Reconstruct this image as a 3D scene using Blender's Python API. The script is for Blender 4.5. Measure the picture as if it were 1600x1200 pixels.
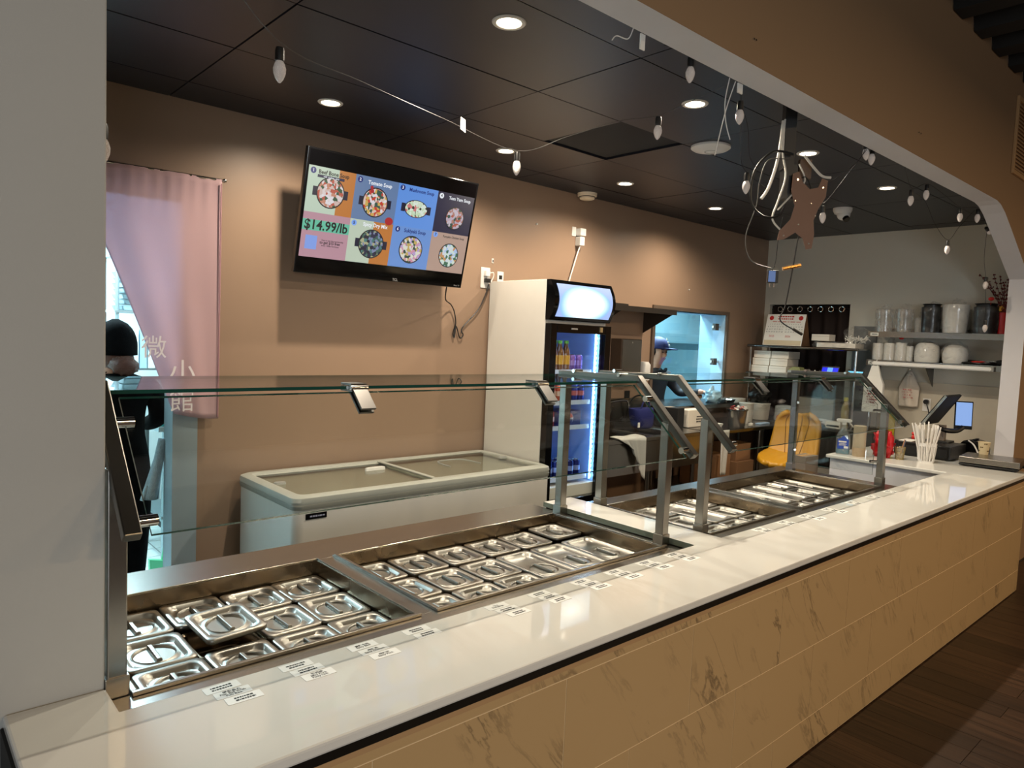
import bpy, bmesh, math, random
from mathutils import Vector, Matrix, noise
random.seed(7)
sc = bpy.context.scene
for o in list(bpy.data.objects): bpy.data.objects.remove(o)
C = sc.collection

# ---------------------------------------------------------------- camera
F = 1109.6
vx = Vector((1234, 23, -F)).normalized()
vy = Vector((-1000, 118, -F)).normalized()
vz = vx.cross(vy).normalized(); vy = vz.cross(vx)
cam = bpy.data.cameras.new('camera'); cam.sensor_width = 36; cam.lens = F/1600*36
cam.clip_start = .02; cam.clip_end = 60
co = bpy.data.objects.new('camera', cam); C.objects.link(co)
m3 = Matrix((vx, vy, vz))
co.matrix_world = Matrix.Translation((0, 0, 1.75)) @ m3.to_4x4()
sc.camera = co

# ---------------------------------------------------------------- world, exposure, room light
w = bpy.data.worlds.new('world'); sc.world = w; w.use_nodes = True
bg = w.node_tree.nodes['Background']; bg.inputs[0].default_value = (1.0, .86, .72, 1); bg.inputs[1].default_value = .16
vs = sc.view_settings
vs.view_transform = 'Standard'; vs.look = 'None'; vs.exposure = 0.0; vs.gamma = 1; vs.use_curve_mapping = False
def area(name, loc, rot, sx, sy, power, col, spread=180):
    l = bpy.data.lights.new(name, 'AREA'); l.shape = 'RECTANGLE'; l.size = sx; l.size_y = sy
    l.energy = power; l.color = col; l.spread = math.radians(spread)
    o = bpy.data.objects.new(name, l); C.objects.link(o); o.location = loc; o.rotation_euler = rot
    return o
# dining room ceiling lamps (behind and beside the camera), warm
for i, (x, y, p) in enumerate([(1.6, -2.2, 50), (4.2, -2.4, 85), (6.8, -2.2, 95)]):
    area('dining_lamp_light', (x, y, 3.45), (0, 0, 0), .5, .5, p, (1, .72, .42))
# cool daylight from the shop window far behind the camera on the left
area('shop_window_light', (-2.6, -4.6, 1.8), (math.radians(90), 0, math.radians(-20)), 2.6, 2.0, 150, (.84, .93, 1.0))
# kitchen ceiling tubes, cool white
for (x, y, p) in [(0.9, 5.6, 400), (4.0, 5.6, 100), (6.6, 4.8, 230)]:
    area('kitchen_tube_light', (x, y, 2.86), (0, 0, 0), 1.2, .3, p, (.62, .90, 1.0))

# ---------------------------------------------------------------- materials
def s2l(c):
    if isinstance(c, str):
        c = tuple(int(c[i:i+2], 16)/255 for i in (0, 2, 4))
    return tuple((v/12.92 if v <= .04045 else ((v+.055)/1.055)**2.4) for v in c[:3])
MATS = {}
def nt_new(name):
    m = bpy.data.materials.new(name); m.use_nodes = True
    nt = m.node_tree; b = nt.nodes['Principled BSDF']
    MATS[name] = m
    return m, nt, b
def M(name, col, rough=.5, metal=0, var=.06, scale=12, bump=0, bscale=150, emit=None, es=0, coat=0, stretch=None, spec=.5, rvar=0):
    if name in MATS: return MATS[name]
    m, nt, b = nt_new(name); N = nt.nodes; L = nt.links
    c = s2l(col)
    b.inputs['Roughness'].default_value = rough; b.inputs['Metallic'].default_value = metal
    b.inputs['Specular IOR Level'].default_value = spec
    if coat: b.inputs['Coat Weight'].default_value = coat; b.inputs['Coat Roughness'].default_value = .08
    tc = N.new('ShaderNodeTexCoord'); mp = N.new('ShaderNodeMapping'); L.new(tc.outputs['Object'], mp.inputs[0])
    if stretch: mp.inputs['Scale'].default_value = stretch
    n = N.new('ShaderNodeTexNoise'); n.inputs['Scale'].default_value = scale; n.inputs['Detail'].default_value = 4
    L.new(mp.outputs[0], n.inputs['Vector'])
    mx = N.new('ShaderNodeMix'); mx.data_type = 'RGBA'
    mx.inputs['A'].default_value = tuple(v*(1-var) for v in c)+(1,)
    mx.inputs['B'].default_value = tuple(min(1, v*(1+var)) for v in c)+(1,)
    L.new(n.outputs['Fac'], mx.inputs['Factor']); L.new(mx.outputs['Result'], b.inputs['Base Color'])
    if rvar:
        mr = N.new('ShaderNodeMapRange'); mr.inputs['To Min'].default_value = max(.02, rough-rvar); mr.inputs['To Max'].default_value = rough+rvar
        L.new(n.outputs['Fac'], mr.inputs['Value']); L.new(mr.outputs[0], b.inputs['Roughness'])
    if bump:
        n2 = N.new('ShaderNodeTexNoise'); n2.inputs['Scale'].default_value = bscale; n2.inputs['Detail'].default_value = 3
        L.new(mp.outputs[0], n2.inputs['Vector'])
        bp = N.new('ShaderNodeBump'); bp.inputs['Strength'].default_value = bump; bp.inputs['Distance'].default_value = .01
        L.new(n2.outputs['Fac'], bp.inputs['Height']); L.new(bp.outputs[0], b.inputs['Normal'])
    if emit is not None:
        b.inputs['Emission Color'].default_value = s2l(emit)+(1,); b.inputs['Emission Strength'].default_value = es
    return m
def glass(name, tint=(1, 1, 1), refl=1.0, rough=0.0, base=.04):
    m, nt, b = nt_new(name); N = nt.nodes; L = nt.links; N.remove(b)
    tr = N.new('ShaderNodeBsdfTransparent'); tr.inputs[0].default_value = tint+(1,)
    gl = N.new('ShaderNodeBsdfGlossy'); gl.inputs['Roughness'].default_value = rough
    lw_ = N.new('ShaderNodeLayerWeight'); lw_.inputs[0].default_value = .5
    pw_ = N.new('ShaderNodeMath'); pw_.operation = 'POWER'; pw_.inputs[1].default_value = 5; L.new(lw_.outputs['Facing'], pw_.inputs[0])
    mu = N.new('ShaderNodeMath'); mu.operation = 'MULTIPLY_ADD'; mu.inputs[1].default_value = .9*refl; mu.inputs[2].default_value = base*refl; L.new(pw_.outputs[0], mu.inputs[0])
    mx = N.new('ShaderNodeMixShader'); L.new(mu.outputs[0], mx.inputs[0]); L.new(tr.outputs[0], mx.inputs[1]); L.new(gl.outputs[0], mx.inputs[2])
    L.new(mx.outputs[0], N['Material Output'].inputs[0])
    return m
def film(name, col=(.9, .9, .88), opac=.25, bump=.3, sc_=25):
    """crinkled clear plastic film: clear, with milky creases and a gloss"""
    m, nt, b = nt_new(name); N = nt.nodes; L = nt.links; N.remove(b)
    tc = N.new('ShaderNodeTexCoord'); n = N.new('ShaderNodeTexNoise'); n.inputs['Scale'].default_value = sc_; n.inputs['Detail'].default_value = 3; n.inputs['Distortion'].default_value = 1.5
    L.new(tc.outputs['Object'], n.inputs['Vector'])
    bp = N.new('ShaderNodeBump'); bp.inputs['Strength'].default_value = bump; bp.inputs['Distance'].default_value = .01
    L.new(n.outputs['Fac'], bp.inputs['Height'])
    df = N.new('ShaderNodeBsdfDiffuse'); df.inputs[0].default_value = col+(1,); tl = N.new('ShaderNodeBsdfTranslucent'); tl.inputs[0].default_value = col+(1,)
    md = N.new('ShaderNodeMixShader'); md.inputs[0].default_value = .45; L.new(df.outputs[0], md.inputs[1]); L.new(tl.outputs[0], md.inputs[2])
    gl = N.new('ShaderNodeBsdfGlossy'); gl.inputs['Roughness'].default_value = .14; L.new(bp.outputs[0], gl.inputs['Normal'])
    mg = N.new('ShaderNodeMixShader'); mg.inputs[0].default_value = .35; L.new(md.outputs[0], mg.inputs[1]); L.new(gl.outputs[0], mg.inputs[2])
    tr = N.new('ShaderNodeBsdfTransparent'); mx = N.new('ShaderNodeMixShader')
    mr = N.new('ShaderNodeMapRange'); mr.inputs['From Min'].default_value = .4; mr.inputs['From Max'].default_value = .68
    mr.inputs['To Min'].default_value = opac*.35; mr.inputs['To Max'].default_value = min(1, opac*1.9)
    L.new(n.outputs['Fac'], mr.inputs[0]); L.new(mr.outputs[0], mx.inputs[0])
    L.new(tr.outputs[0], mx.inputs[1]); L.new(mg.outputs[0], mx.inputs[2]); L.new(mx.outputs[0], N['Material Output'].inputs[0])
    return m
def emis(name, col, s):
    m, nt, b = nt_new(name)
    b.inputs['Base Color'].default_value = (.02, .02, .02, 1); b.inputs['Roughness'].default_value = .25
    b.inputs['Emission Color'].default_value = s2l(col)+(1,); b.inputs['Emission Strength'].default_value = s
    return m
def marble(name, base, vein, rough, amount=.5, scale=1.0, rot=.6, thin=.06):
    m, nt, b = nt_new(name); N = nt.nodes; L = nt.links
    b.inputs['Roughness'].default_value = rough
    tc = N.new('ShaderNodeTexCoord'); oi = N.new('ShaderNodeObjectInfo')
    ad = N.new('ShaderNodeVectorMath'); ad.operation = 'ADD'; L.new(tc.outputs['Object'], ad.inputs[0])
    sv = N.new('ShaderNodeVectorMath'); sv.operation = 'SCALE'; sv.inputs[0].default_value = (13, 7, 9); L.new(oi.outputs['Random'], sv.inputs['Scale']); L.new(sv.outputs[0], ad.inputs[1])
    mp0 = N.new('ShaderNodeMapping'); mp0.inputs['Rotation'].default_value = (0, rot, rot*.4); L.new(ad.outputs[0], mp0.inputs[0])
    mp = N.new('ShaderNodeMapping'); mp.inputs['Scale'].default_value = (4.2*scale, 1.2*scale, .8*scale)
    L.new(mp0.outputs[0], mp.inputs[0])
    n = N.new('ShaderNodeTexNoise'); n.inputs['Scale'].default_value = 1.6; n.inputs['Detail'].default_value = 8; n.inputs['Roughness'].default_value = .62; n.inputs['Distortion'].default_value = .5
    L.new(mp.outputs[0], n.inputs['Vector'])
    sb = N.new('ShaderNodeMath'); sb.operation = 'SUBTRACT'; sb.inputs[1].default_value = .5; L.new(n.outputs['Fac'], sb.inputs[0])
    ab = N.new('ShaderNodeMath'); ab.operation = 'ABSOLUTE'; L.new(sb.outputs[0], ab.inputs[0])
    mr = N.new('ShaderNodeMapRange'); mr.inputs['From Min'].default_value = 0; mr.inputs['From Max'].default_value = thin; mr.inputs['To Min'].default_value = 1; mr.inputs['To Max'].default_value = 0
    L.new(ab.outputs[0], mr.inputs[0])
    n3 = N.new('ShaderNodeTexNoise'); n3.inputs['Scale'].default_value = 2.2*scale; n3.inputs['Detail'].default_value = 2; L.new(ad.outputs[0], n3.inputs['Vector'])
    m2 = N.new('ShaderNodeMapRange'); m2.inputs['From Min'].default_value = .48; m2.inputs['From Max'].default_value = .72; m2.inputs['To Max'].default_value = amount
    L.new(n3.outputs['Fac'], m2.inputs[0])
    mu = N.new('ShaderNodeMath'); mu.operation = 'MULTIPLY'; L.new(mr.outputs[0], mu.inputs[0]); L.new(m2.outputs[0], mu.inputs[1])
    mx = N.new('ShaderNodeMix'); mx.data_type = 'RGBA'; mx.inputs['A'].default_value = s2l(base)+(1,); mx.inputs['B'].default_value = s2l(vein)+(1,)
    L.new(mu.outputs[0], mx.inputs['Factor']); L.new(mx.outputs['Result'], b.inputs['Base Color'])
    return m
def wood(name, c1, c2, rough=.4):
    m, nt, b = nt_new(name); N = nt.nodes; L = nt.links
    b.inputs['Roughness'].default_value = rough
    tc = N.new('ShaderNodeTexCoord'); oi = N.new('ShaderNodeObjectInfo')
    sv = N.new('ShaderNodeVectorMath'); sv.operation = 'SCALE'; sv.inputs[0].default_value = (31, 17, 5); L.new(oi.outputs['Random'], sv.inputs['Scale'])
    ad = N.new('ShaderNodeVectorMath'); L.new(tc.outputs['Object'], ad.inputs[0]); L.new(sv.outputs[0], ad.inputs[1])
    mp = N.new('ShaderNodeMapping'); mp.inputs['Scale'].default_value = (70, 1.6, 1); L.new(ad.outputs[0], mp.inputs[0])
    n = N.new('ShaderNodeTexNoise'); n.inputs['Scale'].default_value = 1; n.inputs['Detail'].default_value = 5; n.inputs['Roughness'].default_value = .6; L.new(mp.outputs[0], n.inputs['Vector'])
    cr = N.new('ShaderNodeValToRGB'); cr.color_ramp.elements[0].position = .32; cr.color_ramp.elements[1].position = .7
    cr.color_ramp.elements[0].color = s2l(c1)+(1,); cr.color_ramp.elements[1].color = s2l(c2)+(1,)
    L.new(n.outputs['Fac'], cr.inputs[0])
    hs = N.new('ShaderNodeHueSaturation'); mr = N.new('ShaderNodeMapRange'); mr.inputs['To Min'].default_value = .7; mr.inputs['To Max'].default_value = 1.35
    L.new(oi.outputs['Random'], mr.inputs[0]); L.new(mr.outputs[0], hs.inputs['Value']); L.new(cr.outputs[0], hs.inputs['Color'])
    L.new(hs.outputs[0], b.inputs['Base Color'])
    return m
def food(name, cols, scale, es=1.0, seed=0.0):
    """printed food picture on the menu screen: a voronoi mosaic"""
    m, nt, b = nt_new(name); N = nt.nodes; L = nt.links
    tc = N.new('ShaderNodeTexCoord'); mp = N.new('ShaderNodeMapping'); mp.inputs['Location'].default_value = (seed, seed*.7, seed*.3)
    L.new(tc.outputs['Object'], mp.inputs[0])
    v = N.new('ShaderNodeTexVoronoi'); v.inputs['Scale'].default_value = scale; L.new(mp.outputs[0], v.inputs['Vector'])
    sp = N.new('ShaderNodeSeparateColor'); L.new(v.outputs['Color'], sp.inputs[0])
    cr = N.new('ShaderNodeValToRGB'); cr.color_ramp.interpolation = 'CONSTANT'
    e = cr.color_ramp.elements
    for i, c in enumerate(cols):
        p = i/len(cols)
        el = e[i] if i < 2 else e.new(p)
        el.position = p; el.color = s2l(c)+(1,)
    L.new(sp.outputs[0], cr.inputs[0])
    b.inputs['Base Color'].default_value = (.02, .02, .02, 1); b.inputs['Roughness'].default_value = .25
    L.new(cr.outputs[0], b.inputs['Emission Color']); b.inputs['Emission Strength'].default_value = es
    return m
steel = M('brushed_steel', (.58, .565, .54), .27, 1, .012, 3)
steel_d = M('dark_steel', (.40, .39, .38), .34, 1, .015, 3)
lidsteel = M('pan_steel', (.58, .57, .545), .36, 1, .03, 6)
chrome = M('chrome', (.82, .81, .79), .1, 1, .02)
wallp = M('brown_wall_paint', (.575, .475, .395), .42, 0, .035, 3, bump=.06, bscale=260)
wallr = M('grey_beige_wall_paint', (.82, .80, .745), .5, 0, .03, 3, bump=.05, bscale=260)
colp = M('grey_column_paint', (.68, .67, .645), .45, 0, .03, 3, bump=.05, bscale=240)
sofw = M('soffit_underside_paint', (.82, .81, .82), .6, 0, .05, 5, bump=.05, bscale=200)
sofb = M('brown_front_wall_paint', (.57, .455, .335), .6, 0, .03, 2, bump=.05, bscale=240)
ceilm = M('black_ceiling_panel', (.104, .11, .14), .42, 0, .10, 4, bump=.05, bscale=300)
blk = M('black_plastic', (.055, .055, .058), .38, 0, .05)
blkg = M('black_gloss', (.03, .03, .034), .12, 0, .03)
blkm = M('matte_black', (.04, .04, .042), .8, 0, .1)
white = M('white_plastic', (.86, .85, .83), .4, 0, .03)
whitep = M('white_paper', (.90, .89, .86), .7, 0, .03)
greyp = M('grey_plastic', (.60, .60, .58), .4, 0, .03)
ink = M('black_ink', (.06, .06, .07), .7, 0, 0)
kwhite = M('kitchen_white', (.86, .90, .90), .5, 0, .03)
card = M('cardboard', (.55, .40, .27), .8, 0, .08, 6)
guardglass = glass('guard_glass', (.905, .922, .914), 1.0)
edgeglass = M('green_glass_edge', (.03, .25, .21), .08, 0, .15, 4)
clearglass = glass('clear_glass', (.95, .97, .96), .9)
frzglass = glass('freezer_lid_glass', (.90, .91, .88), 1.0, .03)
slabm = marble('white_quartz', (.84, .835, .815), (.72, .69, .64), .035, .35, .6, .5, .10)
tilem = marble('beige_marble_tile', (.70, .585, .42), (.40, .33, .24), .30, .85, 1.3, .62, .024)
marbw = marble('white_marble_panel', (.86, .87, .90), (.62, .64, .70), .22, .6, 1.6, .5, .04)
plankm = wood('dark_plank', (.105, .07, .05), (.255, .18, .13), .38)
bulbm = M('clear_bulb_plastic', (.88, .84, .82), .12, 0, .12, 90, bump=.8, bscale=260, emit=(.9, .85, .8), es=.05)
wrap = film('plastic_wrap', (.92, .91, .88), .16, .25, 9)
wrapd = film('loose_plastic_wrap', (.92, .91, .88), .10, .4, 9)

# ---------------------------------------------------------------- mesh helpers
class MB:
    def __init__(s, t=None):
        s.v = []; s.f = []; s.mi = []; s.off = Vector(t.location) if t is not None else Vector((0, 0, 0)); s.cur = 0
    def add(s, vs_, fs):
        b = len(s.v); s.v += [Vector(p)-s.off for p in vs_]; s.f += [[b+i for i in f] for f in fs]; s.mi += [s.cur]*len(fs); return s
    def box(s, x0, x1, y0, y1, z0, z1):
        return s.add([(x0, y0, z0), (x1, y0, z0), (x1, y1, z0), (x0, y1, z0), (x0, y0, z1), (x1, y0, z1), (x1, y1, z1), (x0, y1, z1)],
                     [(0, 3, 2, 1), (4, 5, 6, 7), (0, 1, 5, 4), (1, 2, 6, 5), (2, 3, 7, 6), (3, 0, 4, 7)])
    def loops(s, L, c0=True, c1=True, close=True):
        n = len(L[0]); vs_ = [p for l in L for p in l]; fs = []
        for i in range(len(L)-1):
            for j in range(n if close else n-1):
                k = (j+1) % n; fs.append((i*n+j, i*n+k, (i+1)*n+k, (i+1)*n+j))
        if c0: fs.append(tuple(reversed(range(n))))
        if c1: fs.append(tuple((len(L)-1)*n+j for j in range(n)))
        return s.add(vs_, fs)
    def cyl(s, p0, p1, r, r1=None, n=16, caps=True):
        p0 = Vector(p0); p1 = Vector(p1); d = (p1-p0).normalized(); r1 = r if r1 is None else r1
        a = d.orthogonal().normalized(); b = d.cross(a)
        mk = lambda p, q: [p+a*math.cos(2*math.pi*i/n)*q+b*math.sin(2*math.pi*i/n)*q for i in range(n)]
        return s.loops([mk(p0, r), mk(p1, r1)], caps, caps)
    def tube(s, pts, r, n=8, smooth=0):
        P = [Vector(p) for p in pts]
        if smooth: P = spline(P, smooth)
        L = []; up = None
        for i, p in enumerate(P):
            d = (P[min(i+1, len(P)-1)]-P[max(i-1, 0)]).normalized()
            if up is None: a = d.orthogonal().normalized()
            else:
                a = (up-d*up.dot(d))
                a = a.normalized() if a.length > 1e-6 else d.orthogonal().normalized()
            up = a; b = d.cross(a)
            L.append([p+(a*math.cos(2*math.pi*k/n)+b*math.sin(2*math.pi*k/n))*r for k in range(n)])
        return s.loops(L)
    def sweep(s, pts, prof):
        """sweep a section (list of (side, up)) along a path in a plane x=const; side is +x"""
        P = [Vector(p) for p in pts]; L = []
        for i, p in enumerate(P):
            d0 = (P[i]-P[i-1]).normalized() if i else (P[1]-P[0]).normalized()
            d1 = (P[i+1]-P[i]).normalized() if i < len(P)-1 else d0
            t = (d0+d1).normalized(); sx = Vector((1, 0, 0)); n_ = sx.cross(t).normalized(); k = 1/max(.3, t.dot(d0))
            L.append([p+sx*a+n_*b*k for a, b in prof])
        return s.loops(L)
    def lathe(s, prof, c=(0, 0, 0), n=24, caps=True):
        c = Vector(c)
        return s.loops([[c+Vector((r*math.cos(2*math.pi*i/n), r*math.sin(2*math.pi*i/n), z)) for i in range(n)] for r, z in prof], caps, caps)
    def prism(s, poly, ax, a, b):
        """extrude 2d polygon along axis ax between a and b"""
        f = {'x': lambda p, t: (t, p[0], p[1]), 'y': lambda p, t: (p[0], t, p[1]), 'z': lambda p, t: (p[0], p[1], t)}[ax]
        n = len(poly); vs_ = [f(p, a) for p in poly]+[f(p, b) for p in poly]
        return s.add(vs_, [tuple(range(n)), tuple(range(2*n-1, n-1, -1))]+[(i, n+i, n+(i+1) % n, (i+1) % n) for i in range(n)])
    def rr(s, secs, c=(0, 0, 0), k=4, c0=True, c1=True):
        """loft of rounded rectangles: secs=(hx,hy,r,z)"""
        return s.loops([rrect(hx, hy, r, k, c, z) for hx, hy, r, z in secs], c0, c1)
    def grid(s, fn, nu, nv):
        vs_ = [fn(i/nu, j/nv) for j in range(nv+1) for i in range(nu+1)]
        return s.add(vs_, [(j*(nu+1)+i, j*(nu+1)+i+1, (j+1)*(nu+1)+i+1, (j+1)*(nu+1)+i) for j in range(nv) for i in range(nu)])
    def blob(s, c, rx, ry, rz, amp=.15, fr=3, nu=20, nv=12, flat=None, seed=0):
        c = Vector(c); L = []
        for j in range(nv+1):
            th = math.pi*(j+.02)/(nv+.04); l = []
            for i in range(nu):
                ph = 2*math.pi*i/nu; d = Vector((math.sin(th)*math.cos(ph), math.sin(th)*math.sin(ph), -math.cos(th)))
                k = 1+amp*noise.noise(d*fr+Vector((seed, seed*2, 0)))*1.6
                p = Vector((d.x*rx*k, d.y*ry*k, d.z*rz*k))
                if flat is not None and p.z < flat: p.z = flat
                l.append(c+p)
            L.append(l)
        return s.loops(L)
    def build(s, name, mat, parent=None, smooth=True, ang=.6, bev=0, kind=None):
        me = bpy.data.meshes.new(name); me.from_pydata([tuple(p) for p in s.v], [], s.f)
        ms = mat if isinstance(mat, (list, tuple)) else [mat]
        for m in ms: me.materials.append(m)
        if len(ms) > 1:
            for p, i in zip(me.polygons, s.mi): p.material_index = i
        b = bmesh.new(); b.from_mesh(me); bmesh.ops.recalc_face_normals(b, faces=b.faces); b.to_mesh(me); b.free()
        if smooth:
            for p in me.polygons: p.use_smooth = True
            me.set_sharp_from_angle(angle=ang)
        me.update()
        o = bpy.data.objects.new(name, me); C.objects.link(o)
        if parent is not None: o.parent = parent
        else: o.location = s.off
        if bev:
            bm_ = o.modifiers.new('bevel', 'BEVEL'); bm_.width = bev; bm_.segments = 2; bm_.limit_method = 'ANGLE'
        if kind: o['kind'] = kind
        return o
def rrect(hx, hy, r, k, c, z):
    r = max(1e-4, min(r, hx, hy)); pts = []
    for q, (sx, sy) in enumerate([(1, 1), (-1, 1), (-1, -1), (1, -1)]):
        for i in range(k+1):
            a = math.pi/2*(q+i/k)
            pts.append(Vector((c[0]+sx*(hx-r)+r*math.cos(a), c[1]+sy*(hy-r)+r*math.sin(a), c[2]+z)))
    return pts
def spline(P, k):
    P = [Vector(p) for p in P]; out = []
    for i in range(len(P)-1):
        p0 = P[max(i-1, 0)]; p1 = P[i]; p2 = P[i+1]; p3 = P[min(i+2, len(P)-1)]
        for j in range(k):
            t = j/k
            out.append(.5*((2*p1)+(p2-p0)*t+(2*p0-5*p1+4*p2-p3)*t*t+(3*p1-p0-3*p2+p3)*t**3))
    return out+[P[-1]]
def tag(o, label, cat, group=None):
    o['label'] = label; o['category'] = cat
    if group: o['group'] = group
    return o
def thing(name, label, cat, loc=(0, 0, 0), rz=0, group=None):
    o = bpy.data.objects.new(name, None); C.objects.link(o); o.location = loc; o.rotation_euler = (0, 0, rz); o.empty_display_size = .05
    return tag(o, label, cat, group)
def struct(o): o['kind'] = 'structure'; return o
def copy_tree(o, loc, rz=None, label=None, group=None):
    c = o.copy(); C.objects.link(c); c.location = loc
    if rz is not None: c.rotation_euler = (0, 0, rz)
    if label: c['label'] = label
    if group: c['group'] = group
    for ch in o.children:
        d = ch.copy(); C.objects.link(d); d.parent = c
        for g in ch.children:
            e = g.copy(); C.objects.link(e); e.parent = d
    return c
TXT = {}
def text(body, size, mat, parent, mtx, name='lettering', align='CENTER', ext=0.0, bold=0.0, sx=1.0):
    """flat lettering; mtx places the text plane in the parent's space"""
    key = (body, size, align, ext, bold, sx)
    if key not in TXT:
        cu = bpy.data.curves.new('lettering', 'FONT'); cu.body = body; cu.size = size; cu.align_x = align; cu.align_y = 'CENTER'; cu.extrude = ext; cu.resolution_u = 2; cu.offset = bold; cu.space_line = .85
        ob = bpy.data.objects.new('tmp', cu); C.objects.link(ob)
        bpy.context.view_layer.update()
        me = bpy.data.meshes.new_from_object(ob.evaluated_get(bpy.context.evaluated_depsgraph_get()))
        bpy.data.objects.remove(ob); bpy.data.curves.remove(cu)
        if sx != 1:
            for v in me.vertices: v.co.x *= sx
        TXT[key] = me
    me = TXT[key].copy() if TXT[key].materials and TXT[key].materials[0] != mat else TXT[key]
    if not me.materials: me.materials.append(mat)
    else: me.materials[0] = mat
    o = bpy.data.objects.new(name, me); C.objects.link(o); o.parent = parent; o.matrix_local = mtx
    return o
def mtx(origin, ux, uy):
    ux = Vector(ux).normalized(); uy = Vector(uy).normalized(); uz = ux.cross(uy)
    m = Matrix((ux, uy, uz)).transposed().to_4x4(); m.translation = Vector(origin); return m

def scribble(parent, m, w_, h_, rows, mat, name='print', seed=0, vertical=False):
    """print too small to read: short bars of uneven length, one flat mesh"""
    rnd = random.Random(seed*7+rows); b = MB()
    for r_ in range(rows):
        y = h_*(.5-(r_+.5)/rows); x = -w_/2*rnd.uniform(.75, 1); lim = w_/2*rnd.uniform(.7, 1)
        while x < lim:
            l_ = min(w_*rnd.uniform(.05, .16), lim-x+.0005); hh = h_/rows*rnd.uniform(.22, .30)
            if vertical and rnd.random() < .5: b.box(x, x+l_*.3, y-hh*1.3, y+hh*1.3, 0, .0003)
            else: b.box(x, x+l_, y-hh, y+hh, 0, .0003)
            x += l_+w_*.03
    o = b.build(name, mat, parent, smooth=False, kind='stuff'); o.matrix_local = m; return o
# ================================================================= STRUCTURE
XC = .389            # right edge of the left wall end
YB = 4.05            # back wall face
XR = 7.40            # right wall face
ZC = 2.92            # service ceiling
# dining floor with planks
floor = struct(MB().box(-3, 10, -6, 1.53, -.06, -.008).build('floor', plankm))
pw = .152; r = 0
x = 2.15
while x < 8.3:
    y = 1.295
    L0 = random.choice([.45, .8, 1.05, .62])
    while y > -1.0:
        ln = L0 if y > 1.29 else 1.22
        y0 = max(-1.0, y-ln)
        o = MB().box(-pw/2+.0012, pw/2-.0012, -(y-y0)/2+.0012, (y-y0)/2-.0012, -.008, 0).build('plank', plankm, floor, smooth=False)
        o.location = (x, (y+y0)/2, 0); y = y0
    x += pw; r += 1
floor_s = struct(MB().box(-.6, XR+.1, 1.49, YB+.12, -.06, 0).build('floor_service', M('dark_floor', (.20, .18, .17), .5)))
# kitchen floor of white rectangular tiles
grout = M('tile_grout', (.10, .12, .12), .9)
floor_k = struct(MB().box(-1, 9.5, YB+.12, 7.2, -.06, -.006).build('floor_kitchen', grout))
ktile = M('white_floor_tile', (.80, .84, .83), .35, 0, .04)
tw, tl = .20, .20
for i in range(-1, 10):
    for j in range(0, 12):
        px = .1+i*tw; py = YB+.24+j*tl
        if px > 1.9: continue
        o = MB().box(-tw/2+.004, tw/2-.004, -tl/2+.004, tl/2-.004, -.006, 0).build('tile', ktile, floor_k, smooth=False); o.location = (px, py, 0)
# walls
DL, DR, DT = .20, 1.24, 2.46       # kitchen doorway
HL, HR, HB, HT = 5.40, 6.62, 1.13, 2.055   # kitchen hatch
b = MB()
b.box(-.6, DL, YB, YB+.12, 0, 3.0); b.box(DL, DR, YB, YB+.12, DT, 3.0)
b.box(DR, HL, YB, YB+.12, 0, 3.0); b.box(HL, HR, YB, YB+.12, 0, HB); b.box(HL, HR, YB, YB+.12, HT, 3.0); b.box(HR, XR+.1, YB, YB+.12, 0, 3.0)
wall_back = struct(b.build('wall_back', wallp, smooth=False))
# right wall with the curtained opening
OY0, OY1, OZ0, OZ1 = 3.115, 3.99, .5, 2.215
b = MB()
b.box(XR, XR+.1, 1.636, OY0, 0, 3.0); b.box(XR, XR+.1, OY1, YB+.12, 0, 3.0); b.box(XR, XR+.1, OY0, OY1, OZ1, 3.0); b.box(XR, XR+.1, OY0, OY1, 0, OZ0)
wall_right = struct(b.build('wall_right', wallr, smooth=False))
struct(MB().box(XR+.13, XR+.2, 2.6, 4.4, 0, 3).build('wall_right_outer', M('dark_behind_curtain', (.05, .04, .04), .9)))
# left wall end (grey column)
wall_left = struct(MB().box(-2.2, XC, 1.795, YB, 0, 3.0).build('wall_left', colp, smooth=False, bev=.004))
# lighter tile band on right wall below the shelves
struct(MB().box(XR-.012, XR-.0005, 1.64, 2.86, .0, 1.40).build('trim_1', M('cream_wall_panel', (.74, .70, .63), .4)))
struct(MB().box(XR-.016, XR-.0005, 1.64, 2.86, 1.40, 1.475).build('trim_2', M('cream_wall_cap', (.70, .665, .60), .4)))
# front wall: soffit, sloped corner and right pier in one outline
pr = [(-2.2, 2.828), (5.80, 2.828), (5.90, 2.815), (6.02, 2.775), (6.22, 2.68), (6.84, 2.372), (6.84, 0), (9.6, 0), (9.6, 4.3), (-2.2, 4.3)]
b = MB(); n = len(pr)
b.cur = 0; b.add([(p[0], 1.5, p[1]) for p in pr], [tuple(range(n))])
b.cur = 1; b.add([(p[0], 1.636, p[1]) for p in pr], [tuple(range(n))])
for i in range(n):
    q = pr[(i+1) % n]; p = pr[i]
    b.cur = 1 if i < 6 else 0
    b.add([(p[0], 1.5, p[1]), (q[0], 1.5, q[1]), (q[0], 1.636, q[1]), (p[0], 1.636, p[1])], [(0, 1, 2, 3)])
me_front = b
def build_front():
    o = b.build('wall_front', [sofb, sofw], smooth=False)
    bb = bmesh.new(); bb.from_mesh(o.data); bmesh.ops.remove_doubles(bb, verts=bb.verts, dist=1e-5); bmesh.ops.recalc_face_normals(bb, faces=bb.faces); bb.to_mesh(o.data); bb.free()
    return struct(o)
wall_front = build_front()
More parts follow.
